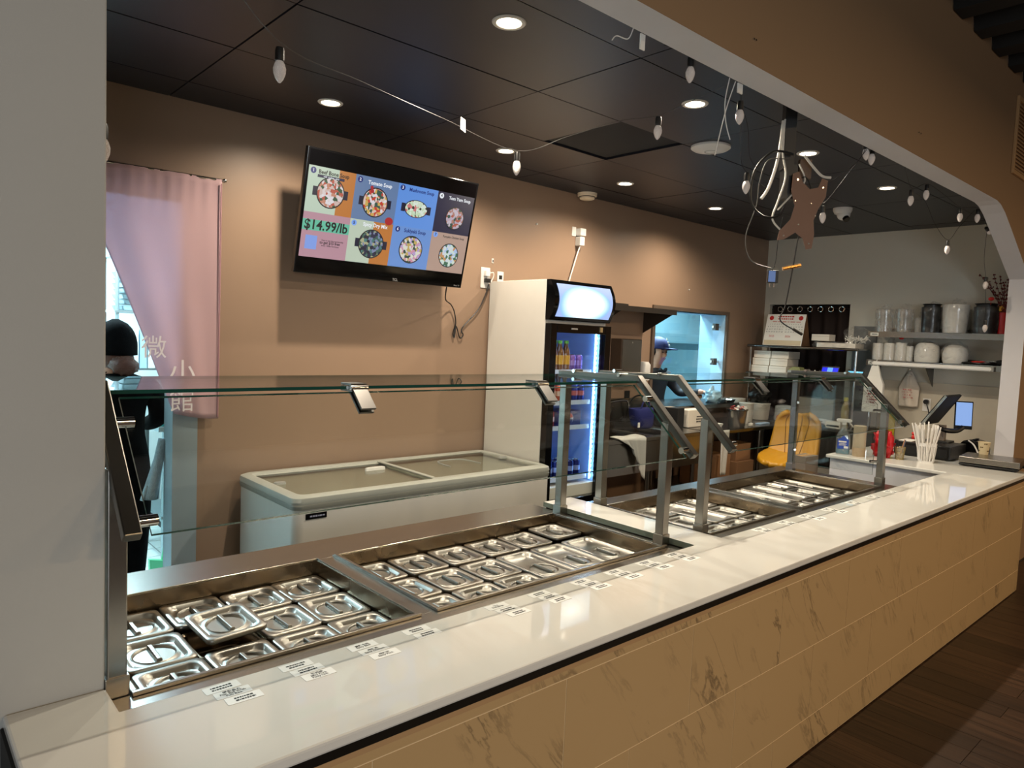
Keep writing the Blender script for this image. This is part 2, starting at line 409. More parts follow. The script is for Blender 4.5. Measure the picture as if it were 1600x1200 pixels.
# painted-over nail heads on the front wall
# service ceiling: dark carrier with separate panels
ceil = struct(MB().box(-.2, XR+.05, 1.636, YB+.05, ZC+.02, ZC+.08).build('ceiling', M('ceiling_gap', (.02, .02, .02), .9)))
xs = [-.03, 1.165, 2.385, 3.575, 4.775, 5.975, 7.175, 7.40]; ys = [1.64, 1.93, 2.545, 3.14, 3.74, 4.05]
for i in range(len(xs)-1):
    for j in range(len(ys)-1):
        x0, x1 = max(xs[i], XC), xs[i+1]; y0, y1 = ys[j], ys[j+1]
        segs = [(x0, x1, 0)]
        if i == 2 and j == 2: segs = [(x0, 3.01, 0), (3.01, x1, .014)]
        for a, c_, up in segs:
            g = .0035
            o = MB().box(-(c_-a)/2+g, (c_-a)/2-g, -(y1-y0)/2+g, (y1-y0)/2-g, 0, .018).build('ceiling_panel', ceilm if not up else M('return_air_panel', (.05, .05, .055), .8, 0, .2, 60), ceil, smooth=False)
            o.location = ((a+c_)/2, (y0+y1)/2, ZC+up+random.uniform(-.001, .001))
# corrugated metal roof deck over the dining room, ribs along y
deckm = M('black_metal_deck', (.02, .018, .017), .8, .0, .1)
prof = []; xx = -2.2
while xx < 10:
    prof += [(xx, 3.72), (xx+.16, 3.72), (xx+.20, 3.80), (xx+.34, 3.80)]; xx += .38
b = MB(); n = len(prof)
b.loops([[(p[0], yy, p[1]) for p in prof]+[(p[0], yy, p[1]+.03) for p in reversed(prof)] for yy in (-6, 1.495)])
struct(b.build('ceiling_dining', deckm, smooth=False))
for i in range(3):   # joists under the deck
    pass
# dining room end wall, far right, beyond the pier
struct(MB().box(9.6, 9.7, -6, 1.64, 0, 4.3).build('wall_dining', sofb))
# kitchen shell
b = MB(); b.box(-1.1, -1, YB+.12, 7.2, 0, 2.95); b.box(-1, 9.5, 7.2, 7.3, 0, 2.95); b.box(9.5, 9.6, YB+.12, 7.2, 0, 2.95); b.box(XR+.2, 9.5, YB+.0, YB+.12, 0, 2.95)
struct(b.build('wall_kitchen', kwhite, smooth=False))
struct(MB().box(-1.1, 9.6, YB+.12, 7.3, 2.95, 3.0).build('ceiling_kitchen', M('kitchen_ceiling', (.8, .83, .83), .7)))
# doorway casing of stainless steel
dj = struct(MB().box(DR-.045, DR+.085, YB-.012, YB+.135, 0, DT+.01).build('trim_3', M('jamb_steel', (.62, .68, .71), .35, .35, .05), smooth=False))
struct(MB().box(DL-.01, DR-.045, YB-.012, YB+.135, DT-.03, DT+.01).build('trim_4', MATS['jamb_steel'], smooth=False))
# hatch lining, ledge frame
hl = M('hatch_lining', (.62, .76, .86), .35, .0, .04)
b = MB(); b.box(HR-.012, HR, YB+.0, YB+.30, HB, HT); b.box(HL, HR, YB, YB+.3, HT, HT+.012); b.box(HL-.012, HL, YB, YB+.14, HB, HT)
struct(b.build('trim_5', hl, smooth=False))
b = MB(); b.box(HL-.04, HR+.04, YB-.02, YB-.0005, HT, HT+.035); b.box(HR, HR+.035, YB-.02, YB-.0005, HB, HT); b.box(HL-.04, HL, YB-.02, YB-.0005, HB, HT)
struct(b.build('trim_6', M('hatch_frame', (.42, .36, .31), .4, .3), smooth=False))

# ---------------------------------------------------------------- counter base with marble tiles
cb = thing('service_counter', 'long service counter clad in beige marble tiles', 'counter', (3.3, 1.5, 0))
bm_ = M('counter_carcass', (.42, .34, .25), .8)
b = MB(cb); b.box(.20, 6.385, 1.322, 1.66, 0, .843); b.box(.20, .385, 1.66, 1.79, 0, .843)
b.build('body', bm_, cb, smooth=False)
rows = [(.003, .158, 2.68, .623), (.162, .479, 2.36, .623), (.483, .796, 2.68, .623), (.80, .824, None, 0)]
for z0, z1, xj, p in rows:
    cuts = [.2]
    if xj:
        k = xj-p*4
        while k < 6.3:
            if k > .26: cuts.append(k)
            k += p
    cuts.append(6.385)
    for a, c_ in zip(cuts, cuts[1:]):
        o = MB().box(-(c_-a)/2+.0015, (c_-a)/2-.0015, 0, .014, -(z1-z0)/2, (z1-z0)/2).build('tile', tilem, cb, smooth=False)
        o.location = ((a+c_)/2-3.3, 1.306-1.5+random.uniform(-.0003, .0003), (z0+z1)/2)
gr = M('tan_grout', (.84, .74, .58), .7)
MB(cb).box(.2, 6.385, 1.3072, 1.322, 0, .82).build('grout', gr, cb, smooth=False)
MB(cb).box(.19, 6.39, 1.301, 1.322, .826, .847).build('reveal_strip', M('tan_reveal', (.66, .53, .38), .5), cb, smooth=False)
MB(cb).box(.19, 6.395, 1.291, 1.325, .847, .868).build('black_edge_strip', M('black_edge', (.02, .02, .02), .35), cb, smooth=False)
MB(cb).box(.19, .2, 1.300, 1.79, 0, .868).build('end_panel', blkm, cb, smooth=False)
# return leg by the till
rb = thing('till_counter', 'counter return with white marble side panel under the till', 'counter', (6.4, 2.05, 0))
MB(rb).box(5.83, 6.83, 1.665, 2.52, 0, .868).build('body', bm_, rb, smooth=False)
MB(rb).box(6.83, XR-.02, 1.645, 2.52, 0, .868).build('body', bm_, rb, smooth=False)
MB(rb).box(6.39, 6.83, 1.51, 1.665, 0, .868).build('body', bm_, rb, smooth=False)
for k in range(2):
    o = MB(rb).box(5.812, 5.828, 1.668+.426*k, 2.091+.426*k, .50, .866).build('marble_panel', marbw, rb, smooth=False)
    MB(rb).box(5.814, 5.828, 1.668+.426*k, 2.091+.426*k, .06, .497).build('marble_panel', marbw, rb, smooth=False)
MB(rb).box(5.80, 5.83, 1.668, 2.52, 0, .058).build('kick_strip', steel_d, rb, smooth=False)
# worktop
ct = thing('countertop', 'glossy white quartz countertop with rounded front edge', 'countertop', (3.3, 1.5, .868))
ZT = .895
sl = [(.195, 1.288), (6.42, 1.288), (6.42, 1.505), (6.838, 1.505), (6.838, 1.64), (XR-.02, 1.64), (XR-.02, 2.545), (5.785, 2.545), (5.785, 1.668), (2.795, 1.668), (2.795, 2.585), (2.592, 2.585), (2.592, 1.668), (XC+.002, 1.668), (XC+.002, 1.794), (.195, 1.794)]
MB(ct).prism(sl, 'z', .868, ZT).build('slab', slabm, ct, smooth=False, bev=.006)
MB(ct).box(2.590, 2.5918, 1.672, 2.585, .8685, ZT-.001).build('slab_edge_band', M('grey_green_edge', (.42, .45, .40), .25), ct, smooth=False)
# ================================================================= STEEL SERVING TABLES, WELLS, LIDS
ZD = .865
wellm = M('well_steel', (.56, .50, .42), .26, 1, .08, 5, rvar=.08)
dark = M('well_shadow_gap', (.03, .03, .03), .7)
def serving_table(label, x0, x1, y1, wells):
    t = thing('serving_table', label, 'serving table', ((x0+x1)/2, 2.1, 0), 0, 'stainless drop-in serving tables')
    y0 = 1.669; hy0, hy1 = 1.785, 2.455 if y1 > 2.6 else 2.425
    b = MB(t); b.box(x0, x1, y0, hy0, ZD-.02, ZD); b.box(x0, x1, hy1, y1, ZD-.02, ZD)
    cx = x0
    for a, c_ in wells: b.box(cx, a, hy0, hy1, ZD-.02, ZD); cx = c_
    b.box(cx, x1, hy0, hy1, ZD-.02, ZD)
    b.box(x0, x1, y1-.012, y1, ZD-.07, ZD-.02)
    b.build('deck', steel, t, smooth=False, bev=.0015)
    b = MB(t); b.box(x0+.02, x1-.02, y1-.06, y1-.03, .1, ZD-.07); b.box(x0+.02, x0+.05, 1.69, y1-.06, .1, ZD-.07); b.box(x1-.05, x1-.02, 1.69, y1-.06, .1, ZD-.07); b.box(x0+.02, x1-.02, 1.69, y1-.03, .08, .1)
    b.build('cabinet', steel_d, t, smooth=False)
    for a, c_ in wells:
        b = MB(t); zb = .735; th = .004
        b.box(a, a+th, hy0, hy1, zb, ZD-.001); b.box(c_-th, c_, hy0, hy1, zb, ZD-.001); b.box(a+th, c_-th, hy0, hy0+th, zb, ZD-.001); b.box(a+th, c_-th, hy1-th, hy1, zb, ZD-.001)
        b.box(a, c_, hy0, hy1, zb-.01, zb)
        wl = b.build('well', wellm, t, smooth=False)
        b = MB(t); rw = .013; zr = ZD+.011
        b.box(a-rw, c_+rw, hy0-rw, hy0, ZD, zr); b.box(a-rw, c_+rw, hy1, hy1+rw, ZD, zr-.006); b.box(a-rw, a, hy0, hy1, ZD, zr); b.box(c_, c_+rw, hy0, hy1, ZD, zr-.004)
        b.build('rim', steel, wl, smooth=False, bev=.002)
    return hy0, hy1
T1 = serving_table('stainless serving table with two wells of lidded pans, nearer the left wall', XC+.005, 2.589, 2.685, [(.455, 1.25), (1.335, 2.53)])
T2 = serving_table('stainless serving table with two wells of lidded pans, nearer the till', 2.797, 5.03, 2.545, [(2.885, 3.70), (3.795, 4.885)])
def make_lid(hx, hy, cy=0.0, name='pan_lid'):
    t = thing(name, 'x', 'pan lid')
    k = 7; n = 4*(k+1)
    def circ(r, z):
        pts = []
        for p in rrect(hx, hy, .02, k, (0, 0, 0), 0):
            pass
        for q in range(4):
            for i in range(k+1):
                a = math.pi/2*(q+i/k*.985+.0075); pts.append(Vector((r*math.cos(a), cy+r*math.sin(a), z)))
        return pts
    L = [rrect(hx-.001, hy-.001, .018, k, (0, 0, 0), -.014), rrect(hx, hy, .019, k, (0, 0, 0), -.012), rrect(hx, hy, .019, k, (0, 0, 0), -.002), rrect(hx-.002, hy-.002, .018, k, (0, 0, 0), 0),
         rrect(hx-.015, hy-.015, .03, k, (0, 0, 0), 0), rrect(hx-.019, hy-.019, .03, k, (0, 0, 0), -.003), rrect(hx-.026, hy-.026, .027, k, (0, 0, 0), -.012),
         circ(min(hx, hy)*.68, -.011), circ(min(hx, hy)*.64, -.008), circ(min(hx, hy)*.60, -.010), circ(min(hx, hy)*.55, -.024), circ(min(hx, hy)*.44, -.038), circ(min(hx, hy)*.26, -.046), circ(.006, -.048)]
    b = MB(); b.loops(L, True, True); b.build('lid', lidsteel, t, ang=.9)
    r = min(hx, hy)*.57
    b = MB(); b.prism([(-.008, -.014), (.008, -.014), (.008, -.006), (.005, -.001), (-.005, -.001), (-.008, -.006)], 'y', cy-r, cy+r)
    b.build('handle', lidsteel, t, smooth=False, bev=.0015)
    return t
proto = {'s': make_lid(.0915, .100), 'd': make_lid(.0955, .204)}
used = set()
ORD = ['first', 'second', 'third', 'fourth', 'fifth', 'sixth']
ROW = {0: 'front', 1: 'middle', 2: 'back'}
WN = {1: 'leftmost well', 2: 'well left of divider', 3: 'well right of divider', 4: 'well nearest till'}
LZ = .812
def lid(well, col, row, x, y, dbl=False, z=LZ, tilt=None, extra=None):
    k = 'd' if dbl else 's'
    lab = (('long' if dbl else 'square')+' steel pan lid, '+ORD[col]+' from left, '+('front half' if dbl else ROW[row]+' row')+' of '+WN[well])
    if extra: lab = extra
    if k in used: o = copy_tree(proto[k], (x, y, z), 0, lab)
    else: o = proto[k]; used.add(k); o.location = (x, y, z); o['label'] = lab
    o['group'] = 'steel pan lids in the serving wells'
    if tilt: o.rotation_euler = tilt
    else: o.rotation_euler = (random.uniform(-.012, .012), random.uniform(-.012, .012), random.uniform(-.02, .02))
    return o
ry = [1.905, 2.118, 2.336]
x1 = [.585, .775, .966, 1.152]
for c_ in range(4):
    for r_ in range(3):
        if c_ == 1 and r_ == 1:
            lid(1, c_, r_, x1[c_]+.015, ry[r_]+.015, z=LZ+.035, tilt=(.06, -.03, .05), extra='steel pan lid lying askew on top of its neighbours, leftmost well')
        else: lid(1, c_, r_, x1[c_], ry[r_]+.01*(c_ % 2))
x2 = [1.442, 1.64, 1.838, 2.036, 2.234, 2.43]
for c_ in range(6):
    lid(2, c_, 2, x2[c_], ry[2]+.005, z=LZ+(.012 if c_ == 5 else 0))
    if c_ in (3, 5): lid(2, c_, 0, x2[c_], 2.012, True)
    elif c_ == 4: lid(2, c_, 0, x2[c_], 2.012, True)
    else:
        lid(2, c_, 1, x2[c_], ry[1]); lid(2, c_, 0, x2[c_], ry[0])
x3 = [2.99, 3.19, 3.39, 3.59]
for c_ in range(4):
    if c_ in (0, 2): lid(3, c_, 0, x3[c_], 2.21, True); lid(3, c_, 0, x3[c_], 1.895, extra='square steel pan lid, '+ORD[c_]+' from left, front row of '+WN[3])
    else:
        for r_ in range(3): lid(3, c_, r_, x3[c_], ry[r_]-.012)
x4 = [3.90, 4.11, 4.32, 4.53, 4.75]
for c_ in range(5):
    if c_ in (1, 2, 4): lid(4, c_, 0, x4[c_], 2.21, True); lid(4, c_, 0, x4[c_], 1.895, extra='square steel pan lid, '+ORD[c_]+' from left, front row of '+WN[4])
    else:
        for r_ in range(3): lid(4, c_, r_, x4[c_], ry[r_]-.012)
# black pan under the askew lid
pt = thing('food_pan', 'empty steel pan seen under the askew lid, leftmost well', 'pan', (x1[1], ry[1], .737))
b = MB(); b.rr([(.088, .098, .02, .002), (.091, .101, .02, .058), (.094, .104, .02, .06), (.091, .1, .02, .062), (.086, .095, .02, .055), (.083, .092, .02, .006)])
b.build('pan', wellm, pt)

# ================================================================= DISH LABELS
lw, lh = .082, .034
cols = [(.60, 3), (.785, 3), (.975, 3), (1.15, 2), (1.455, 3), (1.64, 3), (1.845, 3), (2.025, 3), (2.21, 3), (2.39, 3), (3.07, 2), (3.30, 2), (3.52, 3), (3.78, 3), (4.08, 2), (4.36, 2), (4.62, 2)]
stk = M('label_sticker', (.90, .90, .89), .5, 0, .01)
names = {(0, 1): '爆浆鱼丸\nFish Ball With\nFish Roe', (1, 2): '猪肉肠\nMini Pork\nPatty Link', (2, 0): '香辣牛肉\nSpicy Beef', (2, 1): '麻辣鸡\nSpicy Chicken', (2, 2): '麻辣猪\nSpicy Pork', (4, 0): '饺子\nDumplings'}
ORD2 = ORD+['seventh', 'eighth', 'ninth', 'tenth', 'eleventh', 'twelfth', 'thirteenth', 'fourteenth', 'fifteenth', 'sixteenth', 'seventeenth']
for ci, (cx, nlab) in enumerate(cols):
    for k in range(nlab):
        body = names.get((ci, k))
        t = thing('dish_label', 'white dish label, %s in %s stack from left on countertop' % (['furthest back', 'next in line', 'nearest the front edge'][k], ORD2[ci]), 'label', (cx+.012*k+(.0 if ci else .0), 1.638-.0375*k, ZT), random.uniform(-.03, .03), 'dish name labels on the countertop')
        MB().rr([(lw/2, lh/2, .002, .0003), (lw/2, lh/2, .002, .0009)], k=2).build('sticker', stk, t, smooth=False)
        if body: text(body, .0105, ink, t, mtx((0, 0, .0012), (1, 0, 0), (0, 1, 0)), bold=.0002)
        else: scribble(t, mtx((0, 0, .001), (1, 0, 0), (0, 1, 0)), .05, .022, 2, ink, 'print', ci*3+k)

# ================================================================= SNEEZE GUARDS
def guard(label, xa, xb, endpane=False):
    t = thing('sneeze_guard', label, 'sneeze guard', (xa, 1.815, ZD), 0, 'glass sneeze guards over the serving wells')
    yf, yb = 1.815, 2.432; ht = .021
    arm = [(2.47, 1.574), (1.985, 1.583), (1.672, 1.275)]
    for x in (xa, xb):
        s = 1 if x == xa else -1
        for y, zt in ((yf, 1.405), (yb, 1.556)):
            p = MB(t).box(x-ht, x+ht, y-ht, y+ht, ZD+.001, zt).build('post', steel, t, smooth=False, bev=.003)
            MB(t).box(x-ht-.005, x+ht+.005, y-ht-.005, y+ht+.005, ZD, ZD+.05).build('post_sleeve', steel, p, smooth=False, bev=.002)
        q = [(-.019, -.014), (.019, -.014), (.019, .014), (-.019, .014)]
        a_ = MB(t).sweep([(x, y, z) for y, z in arm], q).build('frame_arm', M('arm_steel', (.40, .385, .36), .3, 1, .02), t, smooth=False, bev=.003)
        for (y, z) in [(1.90, 1.500), (1.70, 1.302)]:
            st = MB(t); st.cyl((x+s*.015, y, z), (x+s*.058, y, z), .0135, n=18); st.build('standoff', chrome, t)
        for y in (2.36, 2.08):
            st = MB(t); st.cyl((x-.03, y, 1.592), (x+.03, y, 1.592), .009, n=14); st.build('standoff', chrome, t)
    # panes with green polished edges
    def pane(y0, z0, y1, z1, x0, x1, th, name):
        d = Vector((0, y1-y0, z1-z0)).normalized(); nrm = Vector((0, -d.z, d.y))*th/2
        P0 = Vector((0, y0, z0)); P1 = Vector((0, y1, z1)); X0 = Vector((x0, 0, 0)); X1 = Vector((x1, 0, 0))
        c_ = [P0+X0-nrm, P0+X1-nrm, P1+X1-nrm, P1+X0-nrm, P0+X0+nrm, P0+X1+nrm, P1+X1+nrm, P1+X0+nrm]
        b = MB(t); b.cur = 0; b.add(c_, [(0, 1, 2, 3), (4, 5, 6, 7)]); b.cur = 1; b.add(c_, [(0, 1, 5, 4), (1, 2, 6, 5), (2, 3, 7, 6), (3, 0, 4, 7)])
        return b.build(name, [guardglass, edgeglass], t, smooth=False)
    pane(1.978, 1.567, 2.452, 1.567, xa+.024, xb-.024, .010, 'top_glass')
    pane(1.975, 1.552, 1.684, 1.272, xa+.042, xb-.042, .008, 'front_glass')
    for f in (.335, .71):
        x = xa+(xb-xa)*f
        c_ = MB(t); c_.box(x-.028, x+.028, 1.97, 2.035, 1.573, 1.580); c_.box(x-.028, x+.028, 1.965, 2.035, 1.554, 1.561)
        cl = c_.build('hinge_clip', steel_d, t, smooth=False, bev=.001)
        d = Vector((0, -.291, -.28)).normalized(); nrm = Vector((0, -.28, .291)).normalized(); o0 = Vector((x, 1.974, 1.558))
        bb = MB(t)
        for sgn in (1, -1):
            pts = []
            for u in (0, .085):
                for wv in (-.026, .026):
                    for h in (.005, .013): pts.append(o0+Vector((wv, 0, 0))+d*u+nrm*h*sgn)
            bb.add(pts, [(0, 1, 3, 2), (4, 6, 7, 5), (0, 4, 5, 1), (2, 3, 7, 6), (0, 2, 6, 4), (1, 5, 7, 3)])
        bb.build('clip_plate', steel_d, cl, smooth=False, bev=.001)
        MB(t).cyl((x-.03, 1.968, 1.567), (x+.03, 1.968, 1.567), .008, n=14).build('hinge_pin', chrome, cl)
    if endpane:
        b = MB(t); x = xb-.038; b.cur = 0
        pts = [(x, 1.85, .93), (x, 2.40, .93), (x, 2.40, 1.50), (x, 1.96, 1.50), (x, 1.85, 1.40)]
        b.prism([(p[1], p[2]) for p in pts], 'x', x-.004, x+.004)
        b.mi = [0, 0]+[1]*(len(b.f)-2)
        b.build('end_glass', [guardglass, edgeglass], t, smooth=False)
        for y in (1.835, 2.412):
            for z in (1.02, 1.36):
                MB(t).cyl((xb-.055, y+(.03 if y < 2 else -.03), z), (xb-.015, y, z), .009, n=12).build('standoff', chrome, t)
    return t
guard('long glass sneeze guard on steel posts, nearer the left wall', .415, 2.557)
guard('long glass sneeze guard on steel posts, nearer the till, with end pane', 2.862, 4.965, True)
# ================================================================= CEILING FIXTURES
ring = M('lamp_ring', (.85, .83, .80), .4)
lens = emis('lamp_lens', (1, .93, .80), 14)
WARM = (1.0, .87, .69)
def downlight(x, y, label, power=84):
    t = thing('downlight', label, 'downlight', (x, y, ZC), 0, 'recessed downlights in the black ceiling')
    MB().lathe([(.046, -.002), (.049, -.005), (.061, -.005), (.065, -.001), (.065, .002), (.046, .002)], n=28, caps=False).build('trim_ring', ring, t)
    MB().lathe([(.001, -.003), (.046, -.003), (.046, -.001), (.001, -.001)], n=28).build('lens', lens, t)
    l = bpy.data.lights.new('downlight_light', 'SPOT'); l.energy = power; l.color = WARM; l.spot_size = math.radians(156); l.spot_blend = .9; l.shadow_soft_size = .022
    o = bpy.data.objects.new('downlight_light', l); C.objects.link(o); o.parent = t; o.location = (0, 0, -.02)
    return t
dx = [1.79, 3.01, 4.20, 5.42]
for i, x in enumerate(dx):
    downlight(x, 3.485, 'recessed downlight, %s from left in the row near the back wall' % ORD[i])
    downlight(x, 2.085, 'recessed downlight, %s from left in the row above the serving wells' % ORD[i])
# round white access point
t = thing('wifi_access_point', 'round white access point with ring mark on black ceiling', 'access point', (3.715, 2.445, ZC))
MB().lathe([(.001, -.032), (.05, -.031), (.10, -.022), (.115, -.012), (.115, -.001)], n=36).build('shell', white, t)
MB().lathe([(.030, -.0325), (.033, -.0335), (.036, -.0325)], n=30, caps=False).build('ring_mark', greyp, t)
# smoke detector near back wall
t = thing('smoke_detector', 'cream smoke detector on ceiling above back wall', 'smoke detector', (4.30, 3.955, ZC))
MB().lathe([(.001, -.055), (.045, -.054), (.06, -.046), (.062, -.03)], n=28).build('cover', M('cream_plastic', (.86, .80, .70), .4), t)
MB().lathe([(.062, -.03), (.078, -.026), (.08, -.002)], n=28).build('base', MATS['cream_plastic'], t)
MB().lathe([(.062, -.034), (.066, -.033), (.066, -.029), (.062, -.029)], n=28, caps=False).build('vent_slot', blk, t)
# dome camera
t = thing('dome_camera', 'white dome security camera on black ceiling', 'security camera', (5.988, 2.641, ZC))
MB().lathe([(.075, -.002), (.075, -.02), (.06, -.05)], n=24).build('base', white, t)
b = MB(); b.blob((0, -.01, -.055), .052, .052, .048, 0, 1, 20, 12); b.build('eyeball', white, t)
b = MB(); b.cyl((-.015, -.035, -.085), (-.022, -.05, -.105), .026, n=18); b.build('lens', blkg, t)

# ================================================================= STRING LIGHTS
bulbp = None
def bulb(loc, label, down=(0, 0, -1)):
    global bulbp
    if bulbp is None:
        t = thing('string_bulb', label, 'bulb', loc)
        b = MB(); b.lathe([(.004, .012), (.013, .010), (.015, 0), (.015, -.030), (.012, -.032)], n=14); b.build('socket', blk, t)
        b = MB(); b.lathe([(.011, -.031), (.016, -.040), (.0205, -.055), (.0195, -.070), (.013, -.088), (.005, -.099), (.001, -.101)], n=14); b.build('bulb', bulbm, t, ang=1.2)
        bulbp = t
    else: t = copy_tree(bulbp, loc, None, label)
    t['group'] = 'faceted bulbs of the string lights'
    d = Vector(down).normalized(); t.rotation_euler = Vector((0, 0, -1)).rotation_difference(d).to_euler(); t.scale = (.88, .88, .88)
    return t
bulbs = [((.424, 2.0, 2.215), 'string bulb half hidden behind the left wall edge above the pink curtain', (0, 0, -1)), ((.868, 2.0, 2.525), 'faceted string bulb hanging nearest the left wall', (.0, 0, -1)),
         ((2.05, 2.3, 2.52), 'faceted string bulb above the right end of the television', (0, 0, -1)),
         ((2.55, 1.95, 2.715), 'faceted string bulb left of the round access point', (0, 0, -1)),
         ((2.36, 1.665, 2.84), 'faceted string bulb hanging from soffit above the access point', (0, 0, -1)),
         ((2.755, 1.68, 2.775), 'faceted string bulb beside the white hanging cord', (0, 0, -1)),
         ((3.045, 1.8, 2.545), 'faceted string bulb just left of the hanging cable bundle', (0, 0, -1)),
         ((4.05, 1.9, 2.555), 'faceted string bulb between the cable bundle and dome camera', (.1, 0, -1)),
         ((5.69, 1.75, 2.545), 'lone string bulb hanging lowest against the grey right wall', (0, 0, -1)),
         ((4.795, 1.7, 2.745), 'leftmost string bulb of the cluster right of the far downlight', (0, 0, -1)),
         ((5.02, 1.69, 2.815), 'string bulb of the cluster tucked closest under the soffit', (0, 0, -1)),
         ((5.736, 1.7, 2.775), 'left one of two string bulbs by the sloped soffit corner', (0, 0, -1)),
         ((5.98, 1.66, 2.80), 'right one of two string bulbs by the sloped soffit corner', (0, 0, -1)),
         ((3.98, 1.66, 2.86), 'left one of the paired string bulbs tucked under mid soffit', (.3, 0, -1)),
         ((4.08, 1.66, 2.85), 'right one of the paired string bulbs tucked under mid soffit', (-.1, 0, -1)),
         ((6.20, 1.655, 2.70), 'string bulb lying sideways on the sloped soffit corner', (1, -.1, -.4)),
         ((6.55, 1.72, 2.36), 'string bulb hanging above the red vase', (-.2, 0, -1)),
         ((6.78, 1.76, 2.03), 'string bulb resting against the red berry branches', (0, 0, -1))]
for p, l, d in bulbs: bulb(p, l, d)
wirem = M('string_light_wire', (.05, .05, .05), .5)
wirew = M('clear_wire', (.30, .29, .28), .35)
def wire(name, label, pts, rad=.0014, mat=None, k=8, cat='wire'):
    t = MB(); t.tube(pts, rad, 6, k); return tag(t.build(name, mat or wirem), label, cat)
wire('light_string', 'thin light string sagging across the ceiling from left wall to soffit', [(.45, 1.85, 2.86), (.62, 1.9, 2.70), (.868, 2.0, 2.55), (1.2, 2.12, 2.555), (1.6, 2.22, 2.55), (2.05, 2.3, 2.535), (2.25, 2.2, 2.62), (2.4, 2.05, 2.69), (2.55, 1.95, 2.73), (2.62, 1.8, 2.79), (2.66, 1.64, 2.835)], .0014, wirew)
wire('light_string', 'short black light string looping under the soffit near its top', [(2.16, 1.645, 2.83), (2.28, 1.655, 2.85), (2.36, 1.665, 2.855), (2.46, 1.645, 2.84)])
wire('light_string', 'light string falling from soffit down to the cable bundle', [(2.69, 1.642, 2.83), (2.755, 1.68, 2.79), (2.86, 1.7, 2.70), (2.98, 1.75, 2.60), (3.1, 1.75, 2.56)])
wire('light_string', 'second light string dropping from soffit to the bulb left of the cables', [(2.69, 1.642, 2.828), (2.80, 1.7, 2.72), (2.95, 1.78, 2.60), (3.045, 1.8, 2.555), (3.18, 1.77, 2.50)])
wire('light_string', 'light string from the cable bundle up to the mid soffit', [(3.40, 1.72, 2.55), (3.7, 1.70, 2.62), (3.9, 1.66, 2.75), (3.95, 1.645, 2.825)])
wire('light_string', 'light string from mid soffit down past the lone dangling ceiling bulb', [(3.97, 1.645, 2.825), (3.98, 1.75, 2.70), (4.05, 1.9, 2.58), (3.8, 1.85, 2.59), (3.5, 1.76, 2.60)])
wire('light_string', 'light string swagging down across the grey right wall', [(4.85, 1.69, 2.74), (5.05, 1.7, 2.72), (5.35, 1.73, 2.62), (5.69, 1.75, 2.56), (5.80, 1.72, 2.66), (5.9, 1.66, 2.79)])
wire('light_string', 'light string running along the soffit towards the sloped corner', [(4.5, 1.645, 2.845), (4.8, 1.7, 2.765), (5.02, 1.69, 2.83), (5.3, 1.67, 2.80), (5.736, 1.7, 2.79), (5.98, 1.66, 2.815), (6.2, 1.65, 2.71)])
wire('light_string', 'paired wire dropping from the sloped corner to the berry branches', [(6.2, 1.65, 2.70), (6.3, 1.68, 2.5), (6.52, 1.72, 2.38), (6.64, 1.74, 2.25), (6.78, 1.76, 2.05)])
wcord = M('white_cord', (.85, .84, .82), .5)
tag(MB().tube([(2.60, 1.642, 2.83), (2.605, 1.66, 2.74), (2.63, 1.665, 2.66), (2.66, 1.66, 2.60)], .0022, 6, 6).build('loose_cord', wcord), 'white cord end dangling from soffit, crossing behind another', 'cord')
tag(MB().tube([(2.65, 1.645, 2.83), (2.645, 1.67, 2.75), (2.615, 1.672, 2.66), (2.57, 1.67, 2.52)], .0022, 6, 6).build('loose_cord', wcord), 'longer white cord end dangling from soffit beside its twin', 'cord')
tag(MB().tube([(1.98, 1.642, 2.835), (1.975, 1.66, 2.80), (1.92, 1.665, 2.795), (1.90, 1.668, 2.775)], .002, 6, 5).build('loose_cord', wcord), 'short curled white cord scrap under the upper soffit', 'cord')
tag(MB().box(2.02, 2.045, 1.64, 1.645, 2.775, 2.828).build('tape_scrap', whitep), 'white tape scrap hanging off the upper soffit edge', 'tape')
tag(MB().box(2.665, 2.70, 1.64, 1.646, 2.79, 2.828).build('tape_scrap', whitep), 'white tape scrap where the hanging strings leave the soffit', 'tape')
tag(MB().add([(1.66, 2.19, 2.52), (1.685, 2.19, 2.51), (1.69, 2.20, 2.562), (1.668, 2.20, 2.568), (1.66, 2.192, 2.52), (1.685, 2.192, 2.51), (1.69, 2.202, 2.562), (1.668, 2.202, 2.568)], [(0, 1, 2, 3), (7, 6, 5, 4), (0, 4, 5, 1), (1, 5, 6, 2), (2, 6, 7, 3), (3, 7, 4, 0)]).build('wire_tag', whitep), 'small white tag folded over the light string above the television', 'tag')

# ================================================================= HANGING TV MOUNT WITH CABLES
t = thing('ceiling_tv_mount', 'bare ceiling television mount with tangled cables behind the soffit', 'tv mount', (3.28, 1.74, ZC))
b = MB(t); b.box(3.26, 3.315, 1.71, 1.765, 2.60, ZC); b.build('drop_pole', blk, t, smooth=False, bev=.003)
b = MB(t); b.box(3.27, 3.33, 1.70, 1.77, 2.46, 2.62); b.build('tilt_arm', blk, t, smooth=False)
pl = [(-.055, .155), (-.03, .165), (-.012, .12), (.02, .092), (.055, .10), (.07, .14), (.095, .13), (.09, .06), (.062, .01), (.045, -.04), (.052, -.10), (.045, -.16), (.02, -.165), (.005, -.12), (-.03, -.095), (-.075, -.125), (-.105, -.13), (-.098, -.09), (-.055, -.04), (-.04, .02), (-.058, .08)]
b = MB(t); b.prism([(3.36+p[0]*1.1, 2.40+p[1]*1.1) for p in pl], 'y', 1.672, 1.676); plate = b.build('mount_plate', M('brown_mount_plate', (.42, .31, .25), .45, .3), t, smooth=False)
b = MB(t)
